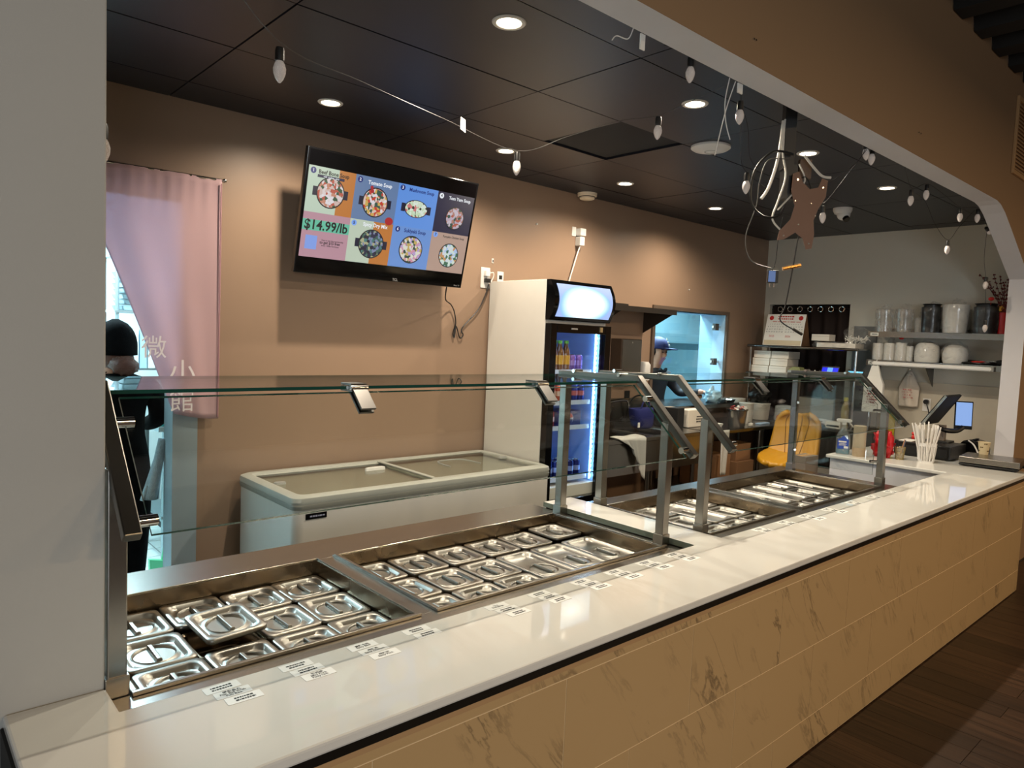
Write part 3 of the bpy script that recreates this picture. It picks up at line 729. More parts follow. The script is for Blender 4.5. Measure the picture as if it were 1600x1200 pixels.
for dx_, dz in ((-.08, -.11), (.03, -.14), (.075, .10), (-.035, .13), (-.04, .04), (.03, .03), (.05, -.02), (-.02, -.06)): b.cyl((3.36+dx_*1.1, 1.669, 2.40+dz*1.1), (3.36+dx_*1.1, 1.676, 2.40+dz*1.1), .004, n=8)
b.build('mount_bolts', chrome, plate)
cw = M('white_cable', (.80, .78, .74), .45)
for pts, rad, m_ in [([(3.245, 1.70, 2.82), (3.235, 1.69, 2.70), (3.22, 1.69, 2.60), (3.19, 1.685, 2.50), (3.16, 1.685, 2.45)], .011, cw),
                     ([(3.255, 1.705, 2.83), (3.25, 1.695, 2.68), (3.27, 1.69, 2.56), (3.24, 1.688, 2.44), (3.22, 1.688, 2.36), (3.26, 1.69, 2.31)], .007, cw),
                     ([(3.30, 1.69, 2.665), (3.20, 1.68, 2.67), (3.12, 1.68, 2.58), (3.11, 1.68, 2.44), (3.17, 1.682, 2.37), (3.25, 1.686, 2.375), (3.28, 1.688, 2.45)], .008, blk),
                     ([(3.28, 1.69, 2.64), (3.18, 1.683, 2.63), (3.145, 1.682, 2.52), (3.14, 1.684, 2.42), (3.10, 1.69, 2.27), (3.13, 1.69, 2.16), (3.23, 1.69, 2.125)], .004, wirew),
                     ([(3.33, 1.69, 2.62), (3.36, 1.685, 2.54), (3.30, 1.683, 2.47), (3.24, 1.683, 2.40)], .006, cw),
                     ([(3.35, 1.685, 2.66), (3.40, 1.68, 2.60), (3.44, 1.68, 2.565), (3.48, 1.68, 2.56)], .009, cw),
                     ([(3.30, 1.688, 2.50), (3.36, 1.684, 2.56), (3.40, 1.684, 2.46), (3.36, 1.686, 2.36), (3.33, 1.69, 2.10), (3.31, 1.69, 1.95), (3.29, 1.69, 1.88), (3.36, 1.69, 1.835)], .0045, blk),
                     ([(3.27, 1.69, 2.37), (3.255, 1.69, 2.26), (3.25, 1.69, 2.16), (3.235, 1.69, 2.11)], .003, blk)]:
    MB(t).tube(pts, rad*.68, 8, 6).build('cable', m_, t)
b = MB(t); b.box(3.215, 3.265, 1.68, 1.705, 2.055, 2.115); pa = b.build('power_adapter', [blk], t, smooth=False, bev=.002)
MB(t).box(3.217, 3.250, 1.6785, 1.68, 2.06, 2.112).build('adapter_label', M('blue_label', (.45, .6, .9), .5), pa, smooth=False)
b = MB(t); b.cyl((3.23, 1.69, 2.055), (3.23, 1.69, 2.035), .003, n=6); b.cyl((3.25, 1.69, 2.055), (3.25, 1.69, 2.035), .003, n=6); b.build('plug_pins', chrome, pa)
MB(t).cyl((3.285, 1.69, 2.125), (3.37, 1.69, 2.145), .009, n=10).build('gold_plug', M('gold_plug', (.85, .62, .35), .25, .9), t)
b = MB(t); b.box(3.345, 3.40, 1.715, 1.745, 2.56, 2.65); b.build('media_box', M('brown_box', (.40, .30, .22), .5), t, smooth=False)
t.rotation_euler = (0, 0, -.75)
MB(t).cyl((3.355, 1.69, 1.84), (3.40, 1.69, 1.815), .007, n=8).build('cable_plug', blk, t)

# ================================================================= TELEVISION MENU BOARD
t = thing('menu_television', 'black wall television showing a soup menu with prices', 'television', (2.381, 3.705, 2.397))
W, H = 1.20, .697
up = Vector((0, -.16, .704)).normalized(); nrm = Vector((1, 0, 0)).cross(up)
org = Vector((0, .08, 0))
def tvp(u, v, d=0): return org+Vector((1, 0, 0))*(u-.5)*W+up*(v-.5)*H+nrm*d
def tvbox(u0, u1, v0, v1, d0, d1, name, mat, par, bev=0):
    b = MB(); c_ = [tvp(u, v, d) for d in (d0, d1) for v in (v0, v1) for u in (u0, u1)]
    b.add(c_, [(0, 1, 3, 2), (4, 6, 7, 5), (0, 4, 5, 1), (2, 3, 7, 6), (0, 2, 6, 4), (1, 5, 7, 3)])
    return b.build(name, mat, par, smooth=False, bev=bev)
nrm_sign = 1 if nrm.y < 0 else -1
nrm = nrm*nrm_sign
tvbox(0, 1, 0, 1, -.035, 0, 'bezel', blkg, t, .004)
tvbox(.2, .8, .12, .62, -.075, -.035, 'back_housing', blk, t)
bk = MB(); bk.box(-.20, .20, .325, .343, -.18, .18); bk.box(-.03, .03, .14, .33, -.02, .02); bk.build('wall_bracket', blk, t, smooth=False)
scr = tvbox(.011, .989, .035, .985, .0002, .0010, 'screen', M('screen_black', (.01, .01, .014), .10), t)
cu0, cu1, cv0, cv1 = .014, .986, .138, .862
def pn(u, v): return cu0+(cu1-cu0)*u, cv0+(cv1-cv0)*v
def panel(a, b_, c_, d, col, s=.75, z=.0012, name='picture_panel'):
    u0, v0 = pn(a, c_); u1, v1 = pn(b_, d)
    return tvbox(u0, u1, v0, v1, z, z+.0004, name, emis('screen_%s' % '_'.join(str(int(x_*255)) for x_ in col), col, s), scr)
q = .25
panel(0, .16, .5, 1, (.80, .88, .80)); panel(.16, q, .5, 1, (.80, .50, .22))
panel(q, 2*q, .5, 1, (.42, .53, .70)); panel(2*q, 3*q, .5, 1, (.40, .62, .95)); panel(3*q, 1, .5, 1, (.05, .06, .24))
panel(0, q, 0, .5, (.78, .60, .66)); panel(0, q, .30, .42, (.42, .80, .68), z=.0017)
panel(q, .385, 0, .5, (.80, .86, .78)); panel(.385, 2*q, 0, .5, (.80, .50, .22)); panel(2*q, 3*q, 0, .5, (.44, .62, .90)); panel(3*q, 1, 0, .5, (.76, .64, .58))
panel(.024, .085, .09, .245, (.55, .68, .98), z=.0017, name='blank_code_square')
def disc(u, v, ru, rv, mat, z, name='dish_picture'):
    u_, v_ = pn(u, v); b = MB(); n = 28
    mk = lambda d: [tvp(u_, v_, d)+Vector((1, 0, 0))*ru*math.cos(2*math.pi*i/n)+up*rv*math.sin(2*math.pi*i/n) for i in range(n)]
    b.loops([mk(z), mk(z+.0004)]); return b.build(name, mat, scr, smooth=False)
navy = emis('screen_navy', (.06, .07, .22), .7); olive = emis('screen_pot', (.10, .10, .14), .7)
def bowl(u, v, r, cols, seed, sq=1.0, handles='block'):
    um, vm = pn(u, v); W1 = (cu1-cu0)*W; H1 = (cv1-cv0)*H
    if handles == 'block':
        for sgn in (-1, 1):
            du = sgn*(r+.012)/W1
            u0, v0 = pn(u+du-.014/W1*1.0, v-.025/H1); u1, v1 = pn(u+du+.014/W1, v+.025/H1)
            tvbox(u0, u1, v0, v1, .0017, .0020, 'pot_handle_picture', navy, scr)
    disc(u, v, r*1.05, r*1.05*sq, olive, .0020, 'pot_picture')
    disc(u, v, r*.97, r*.97*sq, food('food_print_%d' % seed, cols, 62, .8, seed*1.37), .0025)
bowl(.125, .735, .083, [(.85, .75, .72), (.75, .35, .28), (.9, .85, .85), (.2, .35, .25), (.8, .55, .45), (.92, .90, .92)], 1)
bowl(.375, .72, .083, [(.9, .8, .75), (.8, .25, .18), (.85, .7, .35), (.2, .35, .3), (.8, .5, .45), (.92, .90, .92)], 2)
bowl(.625, .73, .083, [(.85, .92, .82), (.85, .5, .5), (.9, .95, .9), (.25, .25, .2), (.8, .9, .75)], 3, .62)
bowl(.885, .70, .070, [(.75, .68, .75), (.70, .35, .28), (.8, .75, .8), (.15, .3, .25), (.7, .5, .45)], 4, 1, None)
bowl(.385, .235, .083, [(.15, .15, .28), (.5, .55, .7), (.25, .4, .35), (.7, .7, .55), (.12, .12, .2), (.3, .5, .5)], 5)
bowl(.63, .23, .083, [(.85, .85, .85), (.85, .6, .7), (.2, .3, .25), (.8, .7, .4), (.75, .65, .85), (.9, .9, .85)], 6, 1, None)
bowl(.885, .22, .075, [(.85, .92, .88), (.7, .8, .95), (.25, .45, .35), (.8, .6, .4), (.85, .88, .92)], 7, 1, None)
disc(.47, .53, .028, .024, emis('screen_red', (.75, .15, .18), .7), .0026, 'tomato_picture'); disc(.345, .885, .010, .010, MATS['screen_red'], .0026, 'tomato_picture'); disc(.350, .845, .012, .012, MATS['screen_red'], .0026, 'tomato_picture')
tk = emis('screen_text_dark', (.05, .06, .12), .5); tw_ = emis('screen_text_white', (.95, .97, 1), .85); tb = emis('screen_text_blue', (.12, .2, .55), .6)
def tvtext(s_, u, v, size, mat, bold=.0008, sx=.95):
    u_, v_ = pn(u, v); text(s_, size, mat, scr, mtx(tvp(u_, v_, .0030), (1, 0, 0), up), bold=bold, sx=sx)
bar = panel(.048, .19, .885, .915, (.06, .08, .28), z=.0020, name='spice_bar')
tvtext('Beef Bone Soup', .132, .945, .031, tk); tvtext('mild  medium  spicy', .12, .9, .0125, tw_, .0003)
tvtext('Tomato Soup', .39, .935, .031, tw_); tvtext('Mushroom Soup', .645, .945, .029, tb); tvtext('Tom Yum Soup', .90, .94, .029, tw_)
tvtext('$14.99/lb', .125, .36, .076, tk, .0018); tvtext('Spicy Dry Mix', .395, .455, .031, tw_); tvtext('Sukiyaki Soup', .64, .455, .031, tb); tvtext('Pumpkin Chicken Soup', .90, .455, .0195, tk, .0004)
tvtext('Scan to join the membership', .168, .205, .0125, tk, .0002); tvtext('to get $15 free', .155, .178, .022, tk, .0005); tvtext('every 120lbs Purchases', .158, .145, .0125, tk, .0002)
for nn, (u, v, m_) in enumerate([(.024, .95, tb), (.275, .95, tb), (.525, .955, tb), (.775, .95, tw_), (.272, .455, emis('screen_text_lblue', (.5, .68, 1), .8)), (.53, .46, tb), (.775, .465, MATS['screen_text_lblue'])]):
    disc(u, v, .017, .017, m_, .0022, 'number_badge')
    tvtext(str(nn+1), u, v, .024, tw_ if m_ in (tb,) else tk)
text('TCL', .022, M('logo_silver', (.8, .8, .82), .3, .6), t, mtx(tvp(.56, .019, .0012), (1, 0, 0), up), bold=.0004)
text('Roku TV', .013, MATS['logo_silver'], t, mtx(tvp(.965, .022, .0012), (1, 0, 0), up))
# cords from the television
tag(MB().tube([(2.86, 3.86, 2.06), (2.92, 3.95, 1.98), (3.02, 4.02, 1.95), (3.06, 4.03, 1.90), (3.08, 4.035, 1.82), (3.06, 4.035, 1.76), (3.07, 4.035, 1.72), (3.085, 4.035, 1.80), (3.12, 4.035, 1.72), (3.15, 4.035, 1.74), (3.14, 4.035, 1.79), (3.27, 4.03, 1.92), (3.33, 4.025, 2.03), (3.36, 4.02, 2.12)], .0045, 6, 6).build('power_cord', blk), 'black television power cord looping across the wall to the outlet', 'cord')
# outlets
def plate(name, label, x, z, w_, h_, kind):
    t = thing(name, label, 'outlet', (x, YB, z), 0)
    MB().box(-w_/2, w_/2, -.006, 0, -h_/2, h_/2).build('plate', white, t, smooth=False, bev=.002)
    return t
t = plate('wall_outlet', 'white double outlet with plugs between television and fridge', 3.345, 2.165, .085, .15, 0)
MB().box(-.018, .022, -.035, -.006, .01, .05).build('white_plug', white, t, smooth=False, bev=.003)
MB().box(-.015, .025, -.04, -.006, -.035, -.005).build('black_plug', blk, t, smooth=False, bev=.003)
MB().tube([(.02, -.03, .035), (.05, -.035, .04), (.055, -.03, .01), (.04, -.02, -.03)], .004, 6, 5).build('plug_cord', white, t)
t = plate('wall_outlet', 'cream cable plate with dark opening just above the fridge edge', 3.49, 2.185, .06, .075, 0)
MB().box(-.015, .015, -.008, -.006, -.02, .01).build('opening', blk, t, smooth=False)
t = plate('cable_clip', 'tiny white wall clip above the outlets', 3.41, 2.295, .018, .035, 0)
t['category'] = 'clip'
MB().box(-.004, .004, -.008, -.006, -.01, .006).build('opening', blk, t, smooth=False)
t = thing('plug_in_adapter', 'white plug-in adapter with cord running down behind the fridge', 'adapter', (4.315, YB, 2.58))
MB().box(-.075, -.03, -.006, 0, .0, .075).build('plate', white, t, smooth=False, bev=.002)
MB().box(-.03, .035, -.06, 0, .005, .065).build('upper_adapter', white, t, smooth=False, bev=.006)
MB().box(-.032, .022, -.06, 0, -.075, -.003).build('lower_adapter', white, t, smooth=False, bev=.006)
MB().tube([(-.01, -.04, -.07), (-.05, -.03, -.2), (-.11, -.02, -.40), (-.13, -.02, -.50)], .006, 6, 5).build('cord', white, t)
for (x, z, l) in [(3.84, 2.62, 'tiny pale nail left in the back wall above the fridge'), (5.92, 2.27, 'tiny pale nail left in the back wall above the hatch')]:
    tag(MB().cyl((x, YB-.012, z), (x, YB, z), .006, n=8).build('wall_nail', white), l, 'nail')
# ================================================================= NOREN CURTAIN IN KITCHEN DOORWAY
curt = M('pink_curtain_cloth', (.78, .645, .655), .85, 0, .05, 300, bump=.05, bscale=900)
def trans(m, w_=.35, col=(.80, .66, .70)):
    nt = m.node_tree; b = nt.nodes['Principled BSDF']; tr = nt.nodes.new('ShaderNodeBsdfTranslucent'); tr.inputs[0].default_value = col+(1,)
    mx = nt.nodes.new('ShaderNodeMixShader'); mx.inputs[0].default_value = w_
    nt.links.new(b.outputs[0], mx.inputs[1]); nt.links.new(tr.outputs[0], mx.inputs[2]); nt.links.new(mx.outputs[0], nt.nodes['Material Output'].inputs[0])
trans(curt, .24, (.60, .60, .76))
t = thing('noren_curtain', 'pink half curtain with pale characters hanging in the kitchen doorway', 'curtain', (1.1, 3.985, 2.5))
def cl(u, v):
    # u across left..right, v down 0..1 ; left edge is pulled aside to the right lower down
    zt = 2.515+.01*u; zb = 1.225+.035*(1-u)**2
    z = zt+(zb-zt)*v
    xl0 = .62
    if z > 2.05: xl = .852 if z < 2.3 else .80
    xl = .80 if z > 2.24 else .80+(1.165-.80)*((2.24-z)/(2.24-1.31))**.92
    if z < 1.31: xl = 1.165+(1.31-z)*.45
    xr = 1.418
    x = xl+(xr-xl)*u
    k = .35+.65*v
    y = 3.985+.004*math.sin(u*17+v*1.5)*(1-.45*v)+.003*math.sin(u*61+1+6*v)*max(0, 1-v*5)+.0015*math.sin(u*130)*max(0, 1-v*7)-.018*k*math.sin(math.pi*u)
    return (x, y, z)
b = MB(t); b.grid(cl, 46, 40); cloth = b.build('cloth', curt, t, ang=3)
sm = cloth.modifiers.new('thick', 'SOLIDIFY'); sm.thickness = .0016
MB(t).cyl((.45, 3.99, 2.512), (1.43, 3.99, 2.522), .008, n=10).build('rod', chrome, t)
MB(t).blob((1.435, 3.99, 2.523), .012, .012, .012, 0, 1, 10, 6).build('rod_finial', chrome, t)
hemm = M('curtain_hem', (.66, .50, .52), .85)
b = MB(t); b.tube([(1.411, 3.970-.002, 2.5), (1.411, 3.970, 2.0), (1.411, 3.972, 1.6), (1.411, 3.976, 1.235)], .004, 6, 3); b.build('stitched_hem', hemm, t)
pale = M('curtain_print', (.86, .83, .84), .8)
for s_, x, z, sz in [('微', 1.075, 1.605, .125), ('小', 1.215, 1.475, .14), ('館', 1.215, 1.325, .13)]:
    text(s_, sz, pale, t, mtx(Vector((x, 3.945, z))-Vector(t.location), (1, 0, 0), (0, .03, 1)), name='printed_character', ext=.0005)

# ================================================================= CHEST FREEZER
t = thing('chest_freezer', 'white chest freezer with sliding glass lids along the back wall', 'freezer', (2.44, 3.64, 0))
hx, hy = .905, .375
frw = M('freezer_white', (.78, .775, .75), .35, 0, .03); frg = M('freezer_rim_grey', (.70, .70, .665), .32, 0, .03); frb = M('freezer_band', (.50, .50, .47), .4)
MB().rr([(hx-.012, hy-.012, .05, .09), (hx-.008, hy-.008, .05, .10), (hx-.008, hy-.008, .05, .835)], k=5).build('body', frw, t)
MB().rr([(hx-.004, hy-.004, .05, .835), (hx-.001, hy-.001, .05, .855), (hx-.004, hy-.004, .05, .862)], k=5, c0=True, c1=True).build('band', frb, t)
b = MB(); b.rr([(hx-.004, hy-.004, .055, .862), (hx, hy, .055, .875), (hx-.004, hy-.004, .055, .895), (hx-.025, hy-.025, .05, .905), (hx-.055, hy-.055, .04, .903), (hx-.062, hy-.062, .035, .885)], k=6, c0=False, c1=False)
b.build('rim', frg, t)
MB().box(-hx+.06, hx-.06, -hy+.06, hy-.06, .862, .868).build('interior_tray', M('freezer_inner', (.72, .71, .67), .5), t, smooth=False)
for k, (xa, xb, z) in enumerate([(-hx+.062, .02, .884), (-.02, hx-.062, .892)]):
    g = MB().box(xa, xb, -hy+.062, hy-.062, z, z+.005).build('sliding_lid', frzglass, t, smooth=False)
    b = MB(); fw = .022
    b.box(xa, xb, -hy+.062, -hy+.062+fw, z+.005, z+.009); b.box(xa, xb, hy-.062-fw, hy-.062, z+.005, z+.009)
    if k == 0: b.box(xb-fw*1.3, xb, -hy+.084, hy-.084, z+.005, z+.012)
    else: b.box(xa, xa+fw*1.3, -hy+.084, hy-.084, z+.005, z+.012)
    b.build('lid_frame', frg, g, smooth=False, bev=.002)
    b = MB(); xx_ = xb-.17 if k == 0 else xa+.35
    if k == 0: b.rr([(.07, .014, .012, .006), (.068, .012, .012, .022), (.05, .008, .008, .026)], (xx_, .12, z)); b.build('lid_handle', white, g)
b = MB(); b.rr([(.035, .02, .018, .0), (.03, .016, .015, .012)], (-hx+.10, .02, .892)); b.build('end_grip', greyp, t)
b = MB(); b.rr([(.035, .02, .018, .0), (.03, .016, .015, .012)], (hx-.10, .02, .90)); b.build('end_grip', greyp, t)
b = MB(); b.tube([(.30, -.05, .898), (.33, .13, .898), (.52, .13, .898), (.55, -.05, .898)], .004, 6, 4); b.build('basket_wire', greyp, t)
lb = MB().box(-.84, -.725, -hy+.004, -hy+.0085, .785, .815).build('name_plate', blkg, t, smooth=False)
scribble(t, mtx((-.78, -hy+.0036, .80), (1, 0, 0), (0, 0, 1)), .095, .016, 1, M('logo_white', (.55, .57, .66), .5))
b = MB()
for sx in (-.8, .8):
    for sy in (-.28, .28): b.cyl((sx, sy, 0), (sx, sy, .095), .025, n=12)
b.build('caster', blk, t)

# ================================================================= GLASS-DOOR DRINKS FRIDGE
t = thing('drinks_fridge', 'tall white glass-door drinks fridge with glowing header', 'fridge', (3.69, 3.715, 0))
x0, x1, y0, y1 = 3.378, 4.002, 3.405, 4.03
fw = M('fridge_white', (.84, .82, .785), .4, 0, .02); fin = M('fridge_interior', (.62, .74, .95), .4)
b = MB(t); b.box(x0, x0+.035, y0+.03, y1, .06, 2.14); b.box(x1-.035, x1, y0+.03, y1, .06, 2.14); b.box(x0+.035, x1-.035, y1-.035, y1, .06, 2.14); b.box(x0+.035, x1-.035, y0+.03, y1-.035, 2.10, 2.14); b.box(x0+.035, x1-.035, y0+.03, y1-.035, 1.84, 1.87); b.box(x0+.035, x1-.035, y0+.03, y1-.035, .06, .70)
b.build('cabinet', fw, t, smooth=False, bev=.004)
b = MB(t); b.box(x0+.036, x0+.04, y0+.05, y1-.04, .70, 1.84); b.box(x1-.04, x1-.036, y0+.05, y1-.04, .70, 1.84); b.box(x0+.04, x1-.04, y1-.04, y1-.036, .70, 1.84)
b.build('liner', fin, t, smooth=False)
# curved header light box
nseg = 10; L = []
def hy_(v): return y0-.005-.050*math.sin(math.pi*min(1, max(0, v)))
b = MB(t)
pts = [(hy_(i/nseg), 1.868+(2.14-1.868)*i/nseg) for i in range(nseg+1)]
b.prism([(y0+.03, 1.868)]+pts+[(y0+.03, 2.14)], 'x', x0, x1); b.build('header_frame', blkg, t, smooth=True, ang=.4)
def header_mat():
    m, nt, bs = nt_new('header_lightbox'); N = nt.nodes; L_ = nt.links
    tc = N.new('ShaderNodeTexCoord'); mp = N.new('ShaderNodeMapping'); mp.inputs['Location'].default_value = (-.0, 0, -2.0); mp.inputs['Scale'].default_value = (3.8, 0, 7.6)
    L_.new(tc.outputs['Object'], mp.inputs[0])
    mp.inputs['Location'].default_value = (.02, 0, -2.0*7.6+.12)
    ln = N.new('ShaderNodeVectorMath'); ln.operation = 'LENGTH'; L_.new(mp.outputs[0], ln.inputs[0])
    cr = N.new('ShaderNodeValToRGB'); e = cr.color_ramp.elements; e[0].position = .0; e[0].color = (3.0, 3.2, 3.2, 1); e[1].position = 1.0; e[1].color = s2l((.62, .74, .98))+(1,)
    k = e.new(.45); k.color = (1.6, 1.8, 1.8, 1); k2 = e.new(.95); k2.color = s2l((.55, .80, .98))+(1,)
    L_.new(ln.outputs['Value'], cr.inputs[0]); L_.new(cr.outputs[0], bs.inputs['Emission Color']); bs.inputs['Emission Strength'].default_value = 1.0
    bs.inputs['Base Color'].default_value = (.1, .1, .1, 1)
    return m
b = MB(t)
def hf(u, v):
    vv = .09+.82*v; ed = .05+.03*math.sin(math.pi*vv)
    return (x0+.04+(x1-x0-.075)*u, hy_(vv)-.003, 1.868+.272*vv)
b.grid(hf, 12, 12); b.build('header_lightbox', header_mat(), t)
# door
b = MB(t); d0, d1 = y0-.028, y0+.028; fr = .062
b.box(x0+.002, x0+fr, d0, d1, .20, 1.845); b.box(x1-fr, x1-.002, d0, d1, .20, 1.845); b.box(x0+fr, x1-fr, d0, d1, 1.785, 1.845); b.box(x0+fr, x1-fr, d0, d1, .20, .62)
dr = b.build('door', blkg, t, smooth=False, bev=.003)
MB(t).box(x0+fr, x1-fr, y0-.006, y0+.004, .62, 1.785).build('door_glass', clearglass, dr, smooth=False)
b = MB(t); b.box(x1-.05, x1-.02, d0-.035, d0-.022, 1.0, 1.45); b.box(x1-.05, x1-.02, d0-.022, d0, 1.01, 1.03); b.box(x1-.05, x1-.02, d0-.022, d0, 1.42, 1.44); b.build('door_handle', blk, dr, smooth=False)
MB(t).box(x0+.20, x0+.26, d0-.004, d0, 1.81, 1.82).build('badge', M('badge_silver', (.8, .8, .8), .3, .7), dr, smooth=False)
MB(t).box(x1-.13, x1-.105, d0-.008, d0, 1.80, 1.835).build('latch', M('latch_brass', (.75, .66, .50), .35, .6), dr, smooth=False)
MB(t).box(x0+.03, x1-.03, y0+.0, y0+.03, .06, .19).build('grille', blk, t, smooth=False)
led = emis('fridge_led', (.75, .9, 1), 45)
for xx_ in (x0+.06, x1-.075):
    b = MB(t); b.box(xx_, xx_+.014, y0+.055, y0+.062, .72, 1.82); ls = b.build('led_strip', emis('fridge_led_base', (.45, .72, 1), 10), t, smooth=False)
    b = MB(t)
    for k in range(30): b.box(xx_+.001, xx_+.013, y0+.050, y0+.055, .735+.0362*k, .735+.0362*k+.016)
    b.build('led_dots', led, ls, smooth=False, kind='stuff')
shz = [1.505, 1.285, 1.105, .735]
shm = M('fridge_shelf', (.80, .84, .92), .35, .2)
for z in shz:
    MB(t).box(x0+.045, x1-.09, y0+.075, y1-.05, z, z+.006).build('shelf', clearglass if z > .8 else shm, t, smooth=False)
    MB(t).box(x0+.045, x1-.09, y0+.068, y0+.075, z-.01, z+.022).build('price_rail', shm, t, smooth=False)
# drinks
capg = M('green_cap', (.45, .75, .25), .4)
def bottle_proto(name, label, prof, liq, cap, band):
    t = thing(name, label, 'bottle'); h = prof[-1][1]
    MB().lathe(prof, n=16).build('bottle', liq, t)
    MB().lathe([(.016, h-.002), (.017, h), (.017, h+.018), (.014, h+.02)], n=14).build('cap', cap, t)
    r_ = prof[3][0]+.0008
    MB().lathe([(r_, .05), (r_, .115)], n=16, caps=False).build('sleeve', band, t)
    return t
bp = [(.028, 0), (.031, .006), (.031, .02), (.0305, .05), (.031, .12), (.030, .14), (.015, .185), (.0135, .20)]
amber = M('amber_drink', (.42, .25, .10), .15, coat=.5); redb = M('red_drink', (.55, .08, .07), .15, coat=.5)
gold = M('gold_band', (.75, .55, .15), .4); wband = M('white_band', (.85, .8, .78), .4)
B1 = None; FS = ['top shelf', 'second shelf', 'third shelf', 'bottom shelf']
def place_set(proto_fn, spots, kind, shelf):
    p = None
    for i, (x, y) in enumerate(spots):
        lab = '%s, %s from left on fridge %s' % (kind, ORD[i], FS[shelf])
        z = shz[shelf]+.0065
        if p is None: p = proto_fn(lab); p.location = (x, y, z)
        else: copy_tree(p, (x, y, z), random.uniform(0, 6), lab)
    return p
def amberb(l): o = bottle_proto('tea_bottle', l, bp, amber, capg, gold); o['group'] = 'bottles and cans in the drinks fridge'; return o
def redbt(l): o = bottle_proto('soda_bottle', l, bp, redb, M('red_cap', (.7, .1, .1), .4), wband); o['group'] = 'bottles and cans in the drinks fridge'; return o
def can_fn(name, col, col2):
    def f(l):
        t = thing(name, l, 'can', group='bottles and cans in the drinks fridge')
        MB().lathe([(.026, 0), (.032, .008), (.033, .012), (.033, .108), (.027, .118)], n=18).build('can', M(name+'_paint', col, .25, .5, .1, 30), t)
        MB().lathe([(.027, .118), (.028, .121), (.025, .1205), (.024, .117)], n=18).build('lid', chrome, t)
        MB().lathe([(.0333, .045), (.0333, .08)], n=18, caps=False).build('printed_band', M(name+'_band', col2, .3, .3), t)
        return t
    return f
place_set(redbt, [(3.50, 3.53), (3.50, 3.61)], 'red soda bottle', 0)
place_set(amberb, [(3.565, 3.53), (3.63, 3.53), (3.695, 3.53), (3.60, 3.62), (3.67, 3.62)], 'amber tea bottle with green cap', 0)
place_set(can_fn('purple_can', (.45, .32, .68), (.60, .5, .8)), [(3.765, 3.54), (3.835, 3.54)], 'purple drink can', 0)
place_set(can_fn('blue_can', (.12, .2, .55), (.75, .4, .4)), [(3.49, 3.53), (3.73, 3.54), (3.80, 3.54), (3.80, 3.62)], 'blue soda can', 1)
place_set(can_fn('orange_can', (.75, .32, .2), (.85, .7, .6)), [(3.56, 3.53), (3.63, 3.53)], 'orange soda can', 1)
place_set(can_fn('red_can', (.60, .10, .10), (.85, .7, .68)), [(3.49, 3.53), (3.56, 3.53), (3.525, 3.61)], 'red soda can', 2)
t = thing('soda_carton', 'dark blue carton of soda cans on the fridge third shelf', 'carton', (3.72, 3.56, shz[2]+.0065))
MB().box(-.10, .13, -.06, .12, 0, .115).build('carton', M('soda_blue', (.08, .11, .36), .45, 0, .1), t, smooth=False, bev=.003)
MB().lathe([(.001, 0), (.04, 0), (.04, .001), (.001, .001)], n=24).build('round_emblem', M('emblem_white', (.75, .75, .82), .5), t).matrix_local = mtx((.01, -.061, .06), (1, 0, 0), (0, 0, 1))
MB().prism([(.034*math.cos(a), .034*math.sin(a)) for a in [math.pi*i/10 for i in range(11)]], 'z', .0012, .0016).build('emblem_red', M('emblem_red', (.65, .12, .12), .5), t).matrix_local = mtx((.01, -.061, .066), (1, 0, 0), (0, 0, 1))
MB().prism([(.034*math.cos(a), .034*math.sin(a)) for a in [-math.pi*i/10 for i in range(11)]], 'z', .0012, .0016).build('emblem_blue', MATS['soda_blue'], t).matrix_local = mtx((.01, -.061, .054), (1, 0, 0), (0, 0, 1))
text('PEPSI', .02, MATS['ink'] if 'ink' in MATS else ink, t, mtx((.01, -.0628, .06), (1, 0, 0), (0, 0, 1)), bold=.0006)
place_set(can_fn('navy_can', (.08, .12, .42), (.6, .65, .85)), [(3.49, 3.53), (3.56, 3.53), (3.64, 3.53), (3.71, 3.53), (3.78, 3.53), (3.85, 3.53), (3.52, 3.61)][:6], 'navy soda can', 3)
o = copy_tree(bpy.data.objects['navy_can'], (3.53, 3.62, shz[3]+.0065), 0, 'navy soda can in the second row on fridge bottom shelf')
for i, x in enumerate((3.60, 3.67, 3.74, 3.81)):
    copy_tree(bpy.data.objects['navy_can'], (x, 3.62, shz[3]+.0065), 0, 'navy soda can, %s behind the front row on fridge bottom shelf' % ORD[i])
for i, x in enumerate((3.49, 3.56, 3.63, 3.70)):
    copy_tree(bpy.data.objects['orange_can'] if i % 2 else bpy.data.objects['purple_can'], (x, 3.62, shz[1]+.0065), 0, 'soda can, %s behind the front row on fridge second shelf' % ORD[i])
copy_tree(bpy.data.objects['blue_can'], (3.86, 3.53, shz[1]+.0065), 0, 'blue soda can at the right end of fridge second shelf')
copy_tree(bpy.data.objects['red_can'], (3.60, 3.61, shz[2]+.0065), 0, 'red soda can tucked beside the carton on fridge third shelf')
# ================================================================= BACK WALL EQUIPMENT
# wall shelf with triangular brackets
t = thing('wall_shelf', 'brown-grey steel wall shelf with triangular brackets beside the hatch', 'shelf', (4.65, YB, 2.0))
shs = M('shelf_steel', (.42, .39, .36), .3, .9, .05)
b = MB(t); b.box(4.06, 5.255, 3.70, YB-.001, 2.03, 2.034); b.box(4.06, 5.255, 3.70, 3.704, 1.99, 2.03); b.box(4.06, 5.0, YB-.012, YB-.001, 2.034, 2.075); b.build('tray', shs, t, smooth=False)
for x in (4.53, 5.24):
    b = MB(t); b.prism([(YB-.001, 2.03), (3.72, 2.03), (3.72, 2.00), (YB-.001, 1.825)], 'x', x-.003, x+.003); b.build('bracket', M('bracket_brown', (.24, .20, .17), .45, .5), t, smooth=False)
